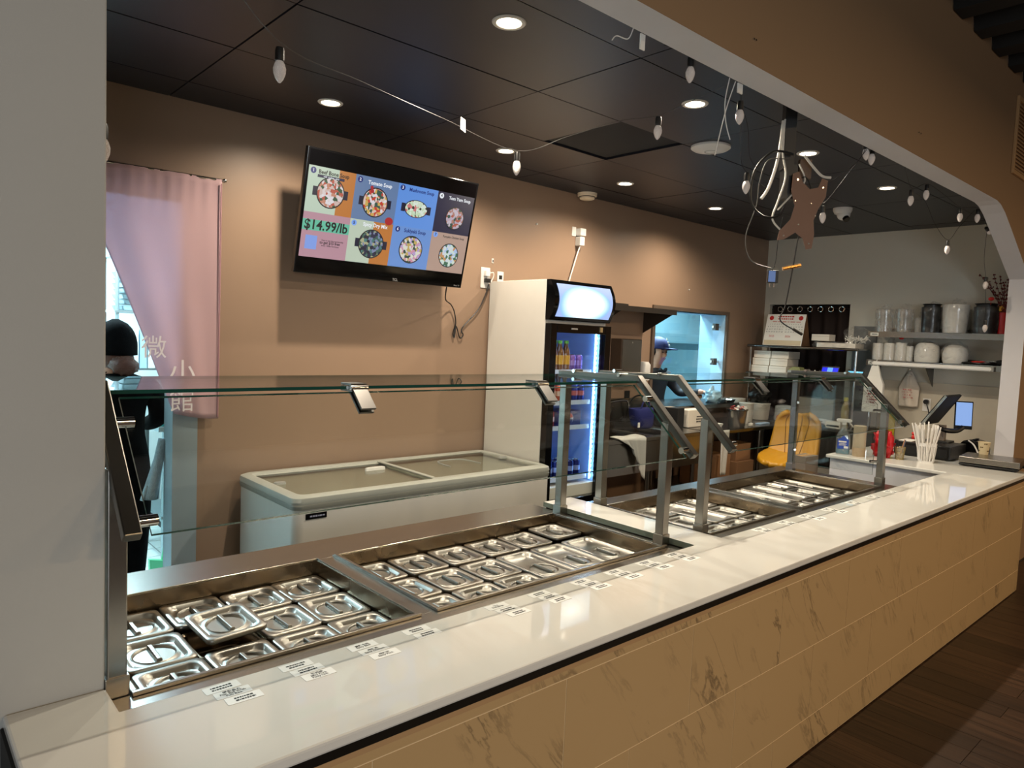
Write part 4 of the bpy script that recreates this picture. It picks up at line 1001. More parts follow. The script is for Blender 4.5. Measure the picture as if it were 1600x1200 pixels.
# paper towel dispenser
t = thing('towel_dispenser', 'steel paper towel dispenser on the wall beside the hatch', 'dispenser', (4.94, YB, 1.45))
MB(t).box(4.80, 5.08, 3.93, YB-.001, 1.42, 1.765).build('case', M('dispenser_brown', (.34, .29, .25), .4, .6), t, smooth=False, bev=.004)
MB(t).box(4.815, 5.075, 3.925, 3.932, 1.43, 1.76).build('front_cover', steel, t, smooth=False, bev=.002)
MB(t).cyl((4.94, 3.922, 1.735), (4.94, 3.928, 1.735), .008, n=12).build('lock', chrome, t)
MB(t).box(4.86, 5.02, 3.95, 4.0, 1.39, 1.42).build('paper_tail', whitep, t, smooth=False)
t = thing('soap_dispenser', 'white rounded soap dispenser next to the hatch frame', 'dispenser', (5.20, YB, 1.40))
b = MB(); b.rr([(.05, .05, .03, 0), (.055, .055, .035, .05), (.055, .055, .035, .14), (.04, .04, .03, .165)], (0, -.06, 0)); b.build('shell', white, t)
MB().box(-.02, .02, -.09, -.05, -.03, 0).build('spout', blk, t, smooth=False)
# sink
t = thing('hand_sink', 'stainless sink with backsplash between fridge and prep table', 'sink', (4.75, 3.72, 0))
X0, X1, Y0, Y1, ZS = 4.06, 5.43, 3.455, 4.045, .985
b = MB(t); b.box(X0, X1, Y0, Y0+.05, ZS-.035, ZS); b.box(X0, X1, Y1-.12, Y1, ZS-.035, ZS); b.box(X0, X0+.08, Y0+.05, Y1-.12, ZS-.035, ZS); b.box(X1-.32, X1, Y0+.05, Y1-.12, ZS-.035, ZS); b.box(4.72, 4.76, Y0+.05, Y1-.12, ZS-.035, ZS)
b.box(X0, X1, Y1-.012, Y1, ZS, 1.235)
b.build('rim', steel, t, smooth=False, bev=.004)
for a, c_ in ((X0+.08, 4.72), (4.76, X1-.32)):
    b = MB(t); b.box(a-.004, a, Y0+.046, Y1-.116, .70, ZS-.035); b.box(c_, c_+.004, Y0+.046, Y1-.116, .70, ZS-.035); b.box(a, c_, Y0+.046, Y0+.05, .70, ZS-.035); b.box(a, c_, Y1-.12, Y1-.116, .70, ZS-.035); b.box(a, c_, Y0+.05, Y1-.12, .696, .70)
    b.build('basin', steel_d, t, smooth=False)
MB(t).box(X0+.02, X1-.02, Y0+.02, Y0+.03, .70, ZS-.035).build('apron', steel, t, smooth=False)
for x in (X0+.06, 4.72, X1-.06):
    for y in (Y0+.07, Y1-.08): MB(t).cyl((x, y, 0), (x, y, .70), .02, n=12).build('leg', steel, t)
b = MB(t); b.tube([(4.62, 4.03, 1.12), (4.62, 3.99, 1.12), (4.62, 3.96, 1.16), (4.66, 3.94, 1.21), (4.80, 3.90, 1.235), (4.86, 3.88, 1.225), (4.875, 3.875, 1.16)], .011, 10, 6); b.build('spout', chrome, t)
b = MB(t); b.cyl((4.55, 3.985, 1.12), (4.75, 3.985, 1.12), .016, n=12); b.cyl((4.75, 3.985, 1.10), (4.75, 3.95, 1.175), .009, n=8); b.cyl((4.55, 3.985, 1.10), (4.55, 3.95, 1.175), .009, n=8); b.build('tap_body', chrome, t)
b = MB(t); b.tube([(5.02, 4.02, 1.05), (5.02, 3.98, 1.20), (5.07, 3.96, 1.255), (5.15, 3.95, 1.26), (5.20, 3.95, 1.23)], .008, 8, 6); b.build('rinse_hose', blk, t)
b = MB(t); b.cyl((5.20, 3.95, 1.245), (5.21, 3.94, 1.15), .016, n=12); b.cyl((5.19, 3.95, 1.2), (5.30, 3.95, 1.2), .010, n=8); b.build('rinse_head', chrome, t)
MB(t).box(5.02, 5.09, YB-.008, YB-.003, 1.20, 1.30).build('wall_sign', blkm, t, smooth=False)
# blue tote bag in the sink
bl = M('blue_cloth', (.05, .09, .36), .8, 0, .2, 30, bump=.2, bscale=60)
t = thing('blue_tote_bag', 'dark blue cloth bag slumped on the sink divider', 'bag', (4.96, 3.80, .987))
b = MB(); b.loops([[(x*w_+sh, y*d_, z) for x, y in [(-1, -1), (-.3, -1.15), (.4, -.95), (1, -1), (1.1, 0), (1, 1), (0, 1), (-1, 1), (-1.1, 0)]] for w_, d_, z, sh in [(.09, .05, .0, .03), (.12, .07, .03, .02), (.145, .075, .12, 0), (.155, .06, .19, -.01), (.16, .045, .20, -.01), (.14, .035, .17, -.01)]], True, False)
o = b.build('bag', bl, t, ang=3); t.scale = (.85, .85, .95); ss = o.modifiers.new('sub', 'SUBSURF'); ss.levels = 2; ss.render_levels = 2
MB().tube([(-.08, -.05, .19), (-.04, -.06, .27), (.04, -.05, .265), (.08, -.04, .19)], .008, 6, 5).build('strap', bl, t)
MB().box(-.155, -.125, -.085, -.080, .03, .075).build('care_label', whitep, t, smooth=False)
MB().blob((.165, -.02, .12), .012, .012, .03, .1).build('pink_tab', M('pink_tab', (.75, .15, .3), .6), t)
# towel over sink front edge
tw2 = M('grey_white_towel', (.72, .71, .68), .9, 0, .06, 40, bump=.2, bscale=200)
t = thing('dish_towel', 'pale grey towel draped over the front edge of the sink', 'towel', (4.40, 3.45, .987))
def tf(u, v):
    x = -.17+.33*u; s_ = v*.34
    fold = .010*math.sin(u*14)+.006*math.sin(u*31+2)
    ln = .10+.24*max(0, (u-.25)/.75) if u > .25 else .06+.16*u
    if v < .35: k = v/.35; return (x+.02*(1-k), .10*(1-k)-.002, .006+.004*math.sin(u*9)*(1-k)+.002)
    k = (v-.35)/.65; return (x*(1-.45*k)+.06*k, -.012-fold*k-.004, .004-ln*k)
b = MB(); b.grid(tf, 26, 22); o = b.build('cloth', tw2, t, ang=3); sm = o.modifiers.new('thick', 'SOLIDIFY'); sm.thickness = .004
# prep table
t = thing('prep_table', 'stainless prep table below the hatch ledge', 'table', (6.05, 3.7, 0))
MB(t).box(5.445, 6.855, 3.385, YB-.01, .955, .988).build('top', M('prep_steel', (.40, .39, .38), .2, 1, .05, 5, rvar=.05), t, smooth=False, bev=.006)
for x in (5.52, 6.36):
    for y in (3.45, 3.96): MB(t).cyl((x, y, 0), (x, y, .955), .021, n=12).build('leg', steel, t)
MB(t).box(5.47, 6.60, 3.42, 4.0, .44, .46).build('undershelf', steel_d, t, smooth=False)
def carton(name, label, cx, cy, z, sx, sy, sz, rz=0, mat=card, lines=None, cat='box'):
    t = thing(name, label, cat, (cx, cy, z), rz)
    MB().box(-sx/2, sx/2, -sy/2, sy/2, 0, sz).build('carton', mat, t, smooth=False, bev=.003)
    MB().box(-sx/2, sx/2, -.025, .025, sz, sz+.0008).build('packing_tape', M('packing_tape', (.66, .52, .36), .3), t, smooth=False)
    if lines: text(lines, min(sz, sx)*.13, ink, t, mtx((-sx*.05, -sy/2-.0012, sz*.5), (1, 0, 0), (0, 0, 1)))
    return t
carton('cardboard_box', 'brown cardboard box under the left end of the prep table', 5.72, 3.62, .462, .36, .3, .28)
carton('cardboard_box', 'small brown cardboard box under the middle of the prep table', 6.12, 3.58, .462, .30, .28, .20)
carton('cardboard_box', 'brown carton stacked on the small box under the prep table', 6.13, 3.60, .664, .26, .25, .16)
carton('cardboard_box', 'wide brown carton on the floor under the prep table', 5.9, 3.6, 0, .7, .4, .36)
carton('cardboard_box', 'dim brown carton on the floor below the sink', 4.42, 3.6, 0, .45, .35, .42)
carton('cardboard_box', 'second dim carton on the floor below the sink, right', 5.10, 3.62, 0, .36, .35, .36)
carton('white_carton', 'white printed carton between the sink and the prep table', 5.615, 3.80, .99, .30, .28, .155, 0, M('white_card', (.82, .79, .73), .6), None)
scribble(bpy.data.objects['white_carton'], mtx((.03, -.1412, .07), (1, 0, 0), (0, 0, 1)), .12, .07, 3, ink)
carton('black_box', 'black box standing at the right end of the sink', 5.37, 3.80, .987, .10, .25, .18, 0, blkm)
t = thing('hanging_cloth', 'grey-white cloth hanging off the front of the prep table', 'towel', (5.63, 3.375, .99))
def hc(u, v): return (-.07+.13*u*(1-.3*v), -.004-.012*math.sin(u*8+v)*v, .004-.40*v)
b = MB(); b.grid(hc, 12, 14); o = b.build('cloth', tw2, t, ang=3); sm = o.modifiers.new('thick', 'SOLIDIFY'); sm.thickness = .004
# hatch ledge, glass and kitchen items
t = thing('hatch_ledge', 'stainless ledge along the bottom of the kitchen hatch', 'ledge', (6.0, 3.95, 1.13))
MB(t).box(5.30, 6.66, 3.80, YB-.0225, 1.128, 1.166).build('ledge_plate', MATS['prep_steel'], t, smooth=False, bev=.003)
MB(t).box(HL+.002, HR-.014, YB-.02, YB+.30, HB+.001, 1.166).build('inner_plate', MATS['prep_steel'], t, smooth=False)
t = thing('hatch_glass', 'clear glass panel with clips in the kitchen hatch', 'glass panel', (6.0, YB+.05, 1.4))
MB(t).box(HL+.004, 6.47, YB+.05, YB+.056, 1.40, HT-.02).build('pane', clearglass, t, smooth=False)
for z in (1.93, 1.57):
    MB(t).box(6.47, 6.61, YB+.045, YB+.062, z-.012, z+.012).build('arm', chrome, t, smooth=False)
    MB(t).box(6.49, 6.55, YB+.03, YB+.075, z-.035, z+.035).build('clip', steel_d, t, smooth=False, bev=.003)
t = thing('plastic_bag', 'crumpled pale blue plastic bag on the hatch ledge', 'bag', (6.27, 3.93, 1.167))
b = MB(); b.blob((0, 0, .055), .085, .07, .075, .35, 3.5, 22, 14, -.055, 3); b.build('bag', M('blue_bag', (.62, .76, .84), .25, 0, .15, 30, bump=.5, bscale=40), t, ang=1)
b = MB(); b.blob((-.02, 0, .13), .025, .02, .04, .3, 3, 10, 8, None, 5); b.build('knot', MATS['blue_bag'], t, ang=1)
t = thing('foil_tray', 'shiny foil tray with film lying right of the plastic bag', 'tray', (6.47, 3.90, 1.167))
b = MB(); b.rr([(.07, .06, .02, .001), (.085, .07, .02, .03), (.09, .075, .02, .032), (.08, .065, .02, .026), (.066, .055, .02, .006)]); b.build('tray', chrome, t)
b = MB(); b.blob((0, 0, .03), .08, .065, .02, .4, 4, 16, 8); b.build('film', wrapd, t)
# stainless hood wall in the kitchen
t = thing('kitchen_hood', 'large stainless exhaust hood seen through the hatch', 'hood', (7.4, 5.4, 0))
hm = M('hood_steel', (.52, .66, .72), .32, .8, .05, 2, rvar=.08)
MB(t).box(5.6, 9.3, 5.5, 5.55, 0, 1.66).build('splash_panel', hm, t, smooth=False)
b = MB(t); b.prism([(5.48, 1.66), (5.2, 1.74), (5.2, 1.86), (5.5, 2.5), (5.55, 2.5), (5.55, 1.66)], 'x', 5.6, 9.3); b.build('canopy', hm, t, smooth=False, bev=.01)
MB(t).box(5.7, 9.2, 5.0, 5.48, .86, .90).build('cook_line', steel_d, t, smooth=False)
MB(t).box(5.7, 9.2, 5.02, 5.46, .05, .86).build('cook_line_body', M('cook_front', (.18, .19, .2), .4, .6), t, smooth=False)
t = thing('stock_pot', 'tall steel pot on the kitchen cook line behind the hatch', 'pot', (6.95, 5.2, .902))
MB().lathe([(.13, 0), (.135, .01), (.135, .27), (.14, .275), (.128, .274), (.125, .02)], n=28).build('pot', hm, t)
for s_ in (-1, 1): MB().tube([(s_*.135, -.03, .22), (s_*.165, -.03, .225), (s_*.165, .03, .225), (s_*.135, .03, .22)], .006, 6, 4).build('handle', steel, t)

# ================================================================= ITEMS ON PREP TABLE AND CORNER DESK
t = thing('foam_clamshell', 'open white foam food container on the prep table', 'food container', (5.80, 3.60, .989))
b = MB(); b.rr([(.055, .05, .012, 0), (.066, .06, .015, .03), (.062, .056, .014, .03), (.05, .046, .012, .004)]); b.build('base', whitep, t)
b = MB(); b.loops([[(x, .06+d+(.03 if abs(x) < .03 else 0), z) for x, z in [(-.066, .028), (-.06, .085), (-.02, .07), (.0, .062), (.03, .088), (.066, .028)]] for d in (0, .006)]); b.build('flap', whitep, t, smooth=False)
t = thing('steel_bucket', 'round steel bucket filled with red and white sachets', 'bucket', (6.05, 3.52, .989))
MB().lathe([(.072, 0), (.078, .008), (.092, .15), (.1, .158), (.1, .163), (.088, .16), (.074, .02)], n=28).build('bucket', steel, t)
for k in range(14):
    a = k*2.4; rr_ = .07*math.sqrt((k+.5)/14)
    b = MB(); c_ = Vector((rr_*math.cos(a), rr_*math.sin(a), .158+.012*(k % 3)))
    b.box(-.02, .02, -.012, .012, -.003, .003); o = b.build('sachet', M('red_sachet', (.72, .2, .14), .5) if k % 2 else whitep, t, smooth=False, bev=.002); o.location = c_; o.rotation_euler = (random.uniform(-.6, .6), random.uniform(-.6, .6), a)
t = thing('paper_bag', 'white folded paper bag beside the steel bucket', 'paper bag', (6.30, 3.62, .989))
b = MB(); b.loops([[(x*w_, y*d_, z) for x, y in [(-1, -1), (1, -1), (1.25, 0), (1, 1), (-1, 1), (-.8, 0)]] for w_, d_, z in [(.06, .04, 0), (.062, .042, .06), (.06, .04, .11), (.064, .02, .165)]]); b.build('bag', whitep, t, smooth=False)
def tub(name, label, loc, r_, h, mat, lidm=None, cat='tub'):
    t = thing(name, label, cat, loc)
    MB().lathe([(r_*.88, 0), (r_*.9, .004), (r_, h*.92), (r_*1.02, h*.94)], n=26).build('tub', mat, t)
    MB().lathe([(r_*1.02, h*.94), (r_*1.04, h*.95), (r_*1.04, h*.985), (r_*.98, h)], n=26).build('rim', lidm or mat, t)
    return t
tub('white_tub', 'white plastic tub behind the steel bucket near the corner', (6.755, 3.935, .989), .08, .21, M('milky_plastic', (.76, .74, .70), .4))
tub('white_tub', 'white square-shouldered tub right of the paper bag', (6.53, 3.70, .989), .07, .19, MATS['milky_plastic'])
tub('white_tub', 'large white tub with orange contents at the desk corner', (6.88, 3.76, .992), .115, .17, MATS['milky_plastic'])
t = thing('black_bag', 'knotted black plastic bag on top of the large tub', 'bag', (6.88, 3.76, 1.163))
b = MB(); b.blob((0, 0, .075), .115, .11, .085, .25, 3, 22, 14, -.074, 9); b.build('bag', M('black_film', (.03, .03, .03), .22, 0, .1, 20, bump=.8, bscale=30), t, ang=1)
b = MB(); b.blob((0, 0, .165), .02, .02, .035, .3, 3, 10, 8); b.build('knot', MATS['black_film'], t)
t = thing('orange_packet', 'orange and clear snack packet in front of the large tub', 'packet', (6.93, 3.575, .992))
b = MB(); b.blob((0, 0, .04), .055, .03, .045, .3, 3, 16, 10, -.038, 2); b.build('film', wrap, t); b = MB(); b.blob((.015, -.003, .03), .03, .02, .028, .3, 4, 12, 8); b.build('contents', M('orange_food', (.75, .25, .1), .5), t)
t = thing('lid_stack', 'ribbed stack of clear plastic cup lids on the corner desk', 'lid stack', (7.08, 3.57, .992))
prof = []
for k in range(12): prof += [(.098, .012*k), (.104, .012*k+.006)]
MB().lathe([(.09, 0)]+prof+[(.085, .15), (.03, .158)], n=28).build('lids', M('ribbed_plastic', (.72, .74, .74), .25), t)
t = thing('blue_napkin', 'folded pale blue napkin at the right end of the prep table', 'napkin', (6.50, 3.50, .989))
MB().box(-.09, .09, -.03, .03, 0, .012).build('napkin', M('pale_blue_paper', (.62, .74, .86), .7), t, smooth=False, bev=.003)
t = thing('crumpled_tissue', 'small crumpled white tissue beside the bucket', 'tissue', (6.20, 3.46, .989))
b = MB(); b.blob((0, 0, .014), .035, .022, .016, .5, 4, 14, 8, -.013); b.build('tissue', whitep, t, ang=1)
# corner desk along right wall with two-tier rack
t = thing('corner_desk', 'steel corner desk along the grey right wall', 'desk', (7.12, 3.3, 0))
MB(t).box(6.86, XR-.022, 2.72, 4.03, .958, .991).build('top', steel_d, t, smooth=False, bev=.004)
for x in (6.90, 7.34):
    for y in (2.76, 3.98): MB(t).cyl((x, y, 0), (x, y, .958), .02, n=10).build('leg', steel, t)
MB(t).box(6.88, 7.36, 2.76, 3.98, .35, .37).build('undershelf', steel_d, t, smooth=False)
t = thing('desk_rack', 'two-tier steel rack standing on the corner desk', 'rack', (7.12, 3.35, .992))
rk = M('rack_steel', (.45, .46, .46), .2, 1, .04)
for z in (1.475, 1.762):
    b = MB(t); b.box(6.93, 7.36, 2.812, 3.955, z-.012, z); b.cyl((6.925, 2.812, z-.008), (6.925, 3.955, z-.008), .014, n=10); b.build('tier', rk, t, smooth=False)
for x in (6.945, 7.345):
    for y in (2.835, 3.93): MB(t).cyl((x, y, .992), (x, y, 1.75), .0115, n=10).build('upright', chrome, t)
# white boxes on the middle tier
k = 0
wbm = M('white_box_card', (.86, .83, .78), .6, 0, .02)
wbp = None
for r_ in range(3):
    for c_ in range(2):
        lab = 'white carton, %s of the %s pile on the rack middle tier' % (['bottom', 'middle', 'top'][r_], ['left', 'right'][c_])
        loc = (7.10+.02*r_, 3.835-.20*c_, 1.476+.0775*r_)
        if wbp is None:
            wbp = thing('white_carton', lab, 'box', loc, 0, 'white cartons on the rack')
            MB().box(-.12, .12, -.095, .095, 0, .075).build('carton', wbm, wbp, smooth=False, bev=.003)
            MB().box(-.1205, -.12, -.094, .094, .05, .052).build('lid_seam', M('seam', (.6, .57, .52), .7), wbp, smooth=False)
        else: copy_tree(wbp, loc, random.uniform(-.03, .03), lab)
t = thing('tape_dispenser', 'grey and green tape dispenser right of the white cartons', 'device', (7.05, 3.46, 1.476))
MB().box(-.06, .06, -.07, .07, 0, .045).build('body', greyp, t, smooth=False, bev=.006)
b = MB(); b.prism([(-.06, .045), (.07, .045), (.02, .08), (-.05, .075)], 'x', -.05, .05); b.build('lid', M('olive_green', (.55, .57, .38), .5), t, smooth=False)
t = thing('black_tray', 'black tray with small bottles on the rack middle tier', 'tray', (7.05, 3.27, 1.476))
MB().rr([(.07, .09, .01, .001), (.08, .1, .01, .03), (.075, .095, .01, .03), (.068, .088, .01, .006)]).build('tray', blk, t)
for yy in (-.05, 0, .05): MB().lathe([(.012, .005), (.012, .04), (.006, .05), (.006, .06)], (0, yy, 0), n=10).build('bottle', steel_d if yy else whitep, t)
def tablet(label, y, z, w_, h_, col, st, s_=1.2):
    t = thing('screen_tablet', label, 'tablet', (7.02, y, z), 0)
    b = MB(); b.prism([(0, 0), (.05, h_), (.06, h_), (.012, 0)], 'y', -w_/2, w_/2); b.build('case', blk, t, smooth=False)
    n_ = Vector((-h_, 0, .05)).normalized(); u_ = Vector((0, -1, 0)); v_ = Vector((.05, 0, h_)).normalized()
    b = MB(); hw = w_/2-.006
    P_ = [Vector((0, 0, 0))+u_*sx*hw+v_*vv+n_*dd for dd in (.001, .002) for sx, vv in ((-1, .006), (1, .006), (1, h_-.004), (-1, h_-.004))]
    b.add(P_, [(0, 1, 2, 3), (7, 6, 5, 4), (0, 4, 5, 1), (1, 5, 6, 2), (2, 6, 7, 3), (3, 7, 4, 0)]); o = b.build('screen', emis(label[:12].replace(' ', '_'), col, s_), t, smooth=False)
    b = MB(); P_ = [u_*sx*hw*.33+v_*vv+n_*dd for dd in (.002, .0028) for sx, vv in ((-1, .006), (1, .006), (1, h_-.004), (-1, h_-.004))]
    b.add(P_, [(0, 1, 2, 3), (7, 6, 5, 4), (0, 4, 5, 1), (1, 5, 6, 2), (2, 6, 7, 3), (3, 7, 4, 0)]); b.build('screen_stripe', emis('stripe'+label[:9].replace(' ', '_'), st, s_), o, smooth=False)
tablet('deep blue lit screen with light stripe on the rack', 3.12, 1.476, .17, .105, (.05, .12, .9), (.40, .66, .95))
tablet('pale cyan lit screen at the right end of the rack', 2.875, 1.476, .15, .085, (.45, .82, .95), (.62, .92, 1.0))
# top tier: calendar, cartons, bag of straws
t = thing('desk_calendar', 'large white easel calendar with red marks on the rack', 'calendar', (7.10, 3.62, 1.763))
cz, cwid = .33, .42
b = MB(); b.prism([(-.10, 0), (-.02, cz), (-.016, cz), (-.094, 0)], 'y', -cwid/2, cwid/2); pg = b.build('page', whitep, t, smooth=False)
b = MB(); b.prism([(.10, 0), (-.012, cz), (-.016, cz), (.094, 0)], 'y', -cwid/2, cwid/2); b.build('easel_back', card, t, smooth=False)
ud = Vector((0, -1, 0)); vd = Vector((.08, 0, cz)).normalized(); nd = ud.cross(vd)
def cm(u, v): return mtx(Vector((-.10, 0, 0))+ud*(u-.5)*cwid+vd*v*.339+nd*.0012, ud, vd)
redi = M('red_ink', (.72, .12, .10), .7)
scribble(t, cm(.5, .89), .18, .05, 2, redi, 'calendar_title'); scribble(t, cm(.5, .76), .36, .012, 1, redi, 'weekday_row')
for r_ in range(4): text('  '.join('%2d' % (7*r_+j+1) for j in range(7))+'     '+'  '.join('%2d' % (7*r_+j+1) for j in range(7)), .018, ink, t, cm(.5, .68-.08*r_))
text('2025', .03, redi, t, cm(.2, .30)); text('2026', .03, redi, t, cm(.62, .30))
for u in (.12, .88): MB().lathe([(.001, 0), (.024, 0), (.024, .0006), (.001, .0006)], n=20).build('round_emblem', redi, t).matrix_local = cm(u, .88)
b = MB(); b.box(-.2, .2, -.025, .025, 0, .001); o = b.build('footer_band', M('cream_band', (.80, .74, .62), .7), t, smooth=False); o.matrix_local = cm(.5, .10)
t = thing('white_carton', 'small white carton standing on a film pack, rack top tier', 'box', (7.12, 3.24, 1.83)); MB().box(-.07, .07, -.09, .09, 0, .065).build('carton', wbm, t, smooth=False, bev=.004); MB().box(-.071, -.07, -.089, .089, .045, .047).build('lid_seam', MATS['seam'], t, smooth=False)
t = thing('foam_pack', 'film-wrapped pack of white trays on the rack top tier', 'pack', (7.12, 3.08, 1.763))
MB().box(-.1, .1, -.20, .18, 0, .05).build('trays', wbm, t, smooth=False, bev=.006)
b = MB(); b.rr([(.115, .21, .03, .0), (.12, .23, .03, .03), (.112, .2, .03, .06)]); b.build('film', wrap, t, ang=1)
t = thing('straw_bag', 'clear bag of short white straws on the rack top tier', 'bag', (7.12, 2.91, 1.825))
b = MB()
for k in range(40):
    p = Vector((random.uniform(-.05, .05), random.uniform(-.1, .09), random.uniform(.006, .05))); d = Vector((random.uniform(-1, 1), random.uniform(-1, 1), random.uniform(-.5, .7))).normalized()*.03
    b.cyl(p-d, p+d, .005, n=6)
o = b.build('straw_pieces', whitep, t, kind='stuff')
b = MB(); b.blob((0, 0, .075), .075, .125, .08, .3, 3, 20, 12, -.074, 4); b.build('bag', wrapd, t, ang=1)
# dark curtain with grommets in right wall opening
cb_ = M('dark_brown_curtain', (.14, .085, .065), .8, 0, .15, 8)
t = thing('grommet_curtain', 'dark brown grommet curtain in the right wall opening', 'curtain', (XR+.06, 3.55, 2.2))
def gc(u, v): return (XR+.055+.022*math.sin(u*2*math.pi*6), 3.12+.865*u, 2.205-1.68*v)
b = MB(t); b.grid(gc, 84, 4); o = b.build('cloth', cb_, t, ang=3); sm = o.modifiers.new('thick', 'SOLIDIFY'); sm.thickness = .002
MB(t).cyl((XR+.055, 3.118, 2.165), (XR+.055, 3.985, 2.165), .008, n=8).build('rod', blk, t)
for k in range(7):
    u = (k+.5)/7.2; y = 3.15+.80*u; b = MB(t); n_ = 18
    x = XR+.018
    Ls = []
    for i in range(n_):
        a = 2*math.pi*i/n_; c_ = Vector((x, y+.026*math.cos(a), 2.165+.026*math.sin(a)))
        Ls.append(c_)
    b.tube(Ls+[Ls[0]], .006, 6); b.build('grommet', chrome, t)
# desk clutter
t = thing('wrapped_carton', 'brown carton in creased film on the corner desk', 'box', (7.20, 3.27, .992))
MB().box(-.12, .12, -.195, .195, 0, .255).build('carton', M('dull_card', (.50, .45, .39), .6), t, smooth=False, bev=.004)
MB().rr([(.124, .199, .01, .002), (.125, .2, .01, .13), (.124, .199, .01, .258)], k=3).build('film', wrapd, t)
t = thing('printed_bags', 'stack of printed plastic bags with pink lettering on the desk', 'bags', (6.98, 3.2, .992))
b = MB(); b.blob((0, 0, .03), .07, .22, .035, .3, 3, 22, 10, -.029, 6); b.build('bags', M('white_film', (.72, .72, .72), .3, 0, .1, 20, bump=.4, bscale=40), t, ang=1)
scribble(t, mtx((-.073, .03, .035), (0, -1, 0), (.25, 0, 1)), .22, .04, 2, M('pink_ink', (.7, .2, .3), .6))
t = thing('printed_box', 'small white and black box beside the printed bags', 'box', (6.93, 2.98, .992)); MB().box(-.05, .05, -.07, .07, 0, .06).build('box', wbm, t, smooth=False, bev=.002); MB().box(-.051, -.05, -.06, .06, .012, .03).build('printed_stripe', ink, t, smooth=False)
t = thing('oil_bottle', 'clear bottle with yellow cap on the corner desk', 'bottle', (7.02, 2.93, .992))
MB().lathe([(.033, 0), (.036, .006), (.036, .12), (.036, .19), (.018, .25), (.016, .265)], n=16).build('bottle', M('oil', (.55, .48, .26), .12, coat=.5), t); MB().lathe([(.02, .263), (.021, .266), (.021, .295), (.018, .298)], n=14).build('cap', M('yellow_cap', (.82, .78, .40), .4), t)
t = thing('black_panel', 'rounded black panel leaning behind the clear bottle', 'panel', (7.26, 2.90, .992)); b = MB(); b.prism([(-.09, 0), (.09, 0), (.09, .25), (.06, .28), (-.06, .28), (-.09, .25)], 'x', -.01, .01); b.build('panel', blk, t, bev=.004); b = MB(); b.box(-.04, .05, -.05, .05, 0, .012); b.build('foot', blk, t, smooth=False)
t = thing('yellow_board', 'yellow board leaning on the right wall below the paper bag', 'board', (7.33, 2.69, .896)); t.location = (7.36, 2.66, 0)
MB().box(-.015, .0, -.07, .07, .80, 1.16).build('board', M('mustard_yellow', (.72, .64, .12), .5), t, smooth=False, bev=.002); MB().box(-.018, .002, -.072, .072, 1.16, 1.175).build('top_edge', blk, t, smooth=False); MB().box(-.02, .01, -.06, .06, 0, .80).build('stand', blkm, t, smooth=False)
# grey cabinet strip with blue sticker at the rack end
t = thing('grey_locker', 'narrow grey locker with blue handle strip behind the rack end', 'cabinet', (7.385, 2.95, .992)); MB().box(-.012, .013, -.12, .10, 0, 1.0).build('body', M('locker_grey', (.42, .43, .43), .5), t, smooth=False); MB().rr([(.012, .07, .012, 0), (.012, .07, .012, .045)], (-.013, -.03, .36)).build('handle_strip', M('strip_blue', (.10, .18, .42), .5), t)
# ================================================================= RIGHT WALL SHELVES AND THEIR LOAD
def shelf(label, z, name):
    t = thing('steel_shelf', label, 'shelf', (XR, 2.26, z), 0, 'steel shelves on the right wall')
    b = MB(t); b.box(7.10, XR-.001, 1.665, 2.80, z-.004, z); b.box(7.096, 7.10, 1.665, 2.80, z-.052, z); b.box(7.098, 7.11, 1.665, 2.80, z-.052, z-.048); b.box(XR-.006, XR-.001, 1.665, 2.80, z, z+.04)
    b.build('tray', steel, t, smooth=False)
    for y in ((2.30, 2.77) if z < 1.8 else ()):
        b = MB(t); b.prism([(XR-.017, z-.005), (7.14, z-.005), (7.14, z-.03), (XR-.017, z-.23 if z < 1.8 else z-.22)], 'y', y-.003, y+.003); b.build('bracket', steel_d, t, smooth=False)
    MB(t).box(7.0935, 7.096, 2.705, 2.78, z-.042, z-.012).build('maker_plate', whitep, t, smooth=False)
    scribble(t, mtx(Vector((7.0933, 2.742, z-.027))-Vector(t.location), (0, -1, 0), (0, 0, 1)), .06, .018, 1, ink)
    return t
up_s = shelf('upper steel wall shelf holding wrapped cup stacks and a red vase', 1.938, 'u')
lo_s = shelf('lower steel wall shelf holding wrapped white bowls', 1.668, 'l')
t = thing('led_bar', 'long white tube light bar along the lower shelf edge', 'light bar', (7.085, 2.25, 1.62))
b = MB(t); b.box(7.066, 7.0915, 1.75, 2.74, 1.618, 1.655); b.build('housing', white, t, smooth=False, bev=.005)
MB(t).box(7.060, 7.066, 1.76, 2.73, 1.628, 1.645).build('diffuser', M('diffuser_white', (.92, .91, .89), .4), t, smooth=False)
for y in (1.755, 2.735): MB(t).box(7.062, 7.0915, y-.012, y+.012, 1.616, 1.657).build('end_cap', greyp, t, smooth=False, bev=.003)
clearp = film('clear_cup_plastic', (.88, .88, .87), .35, .1, 8)
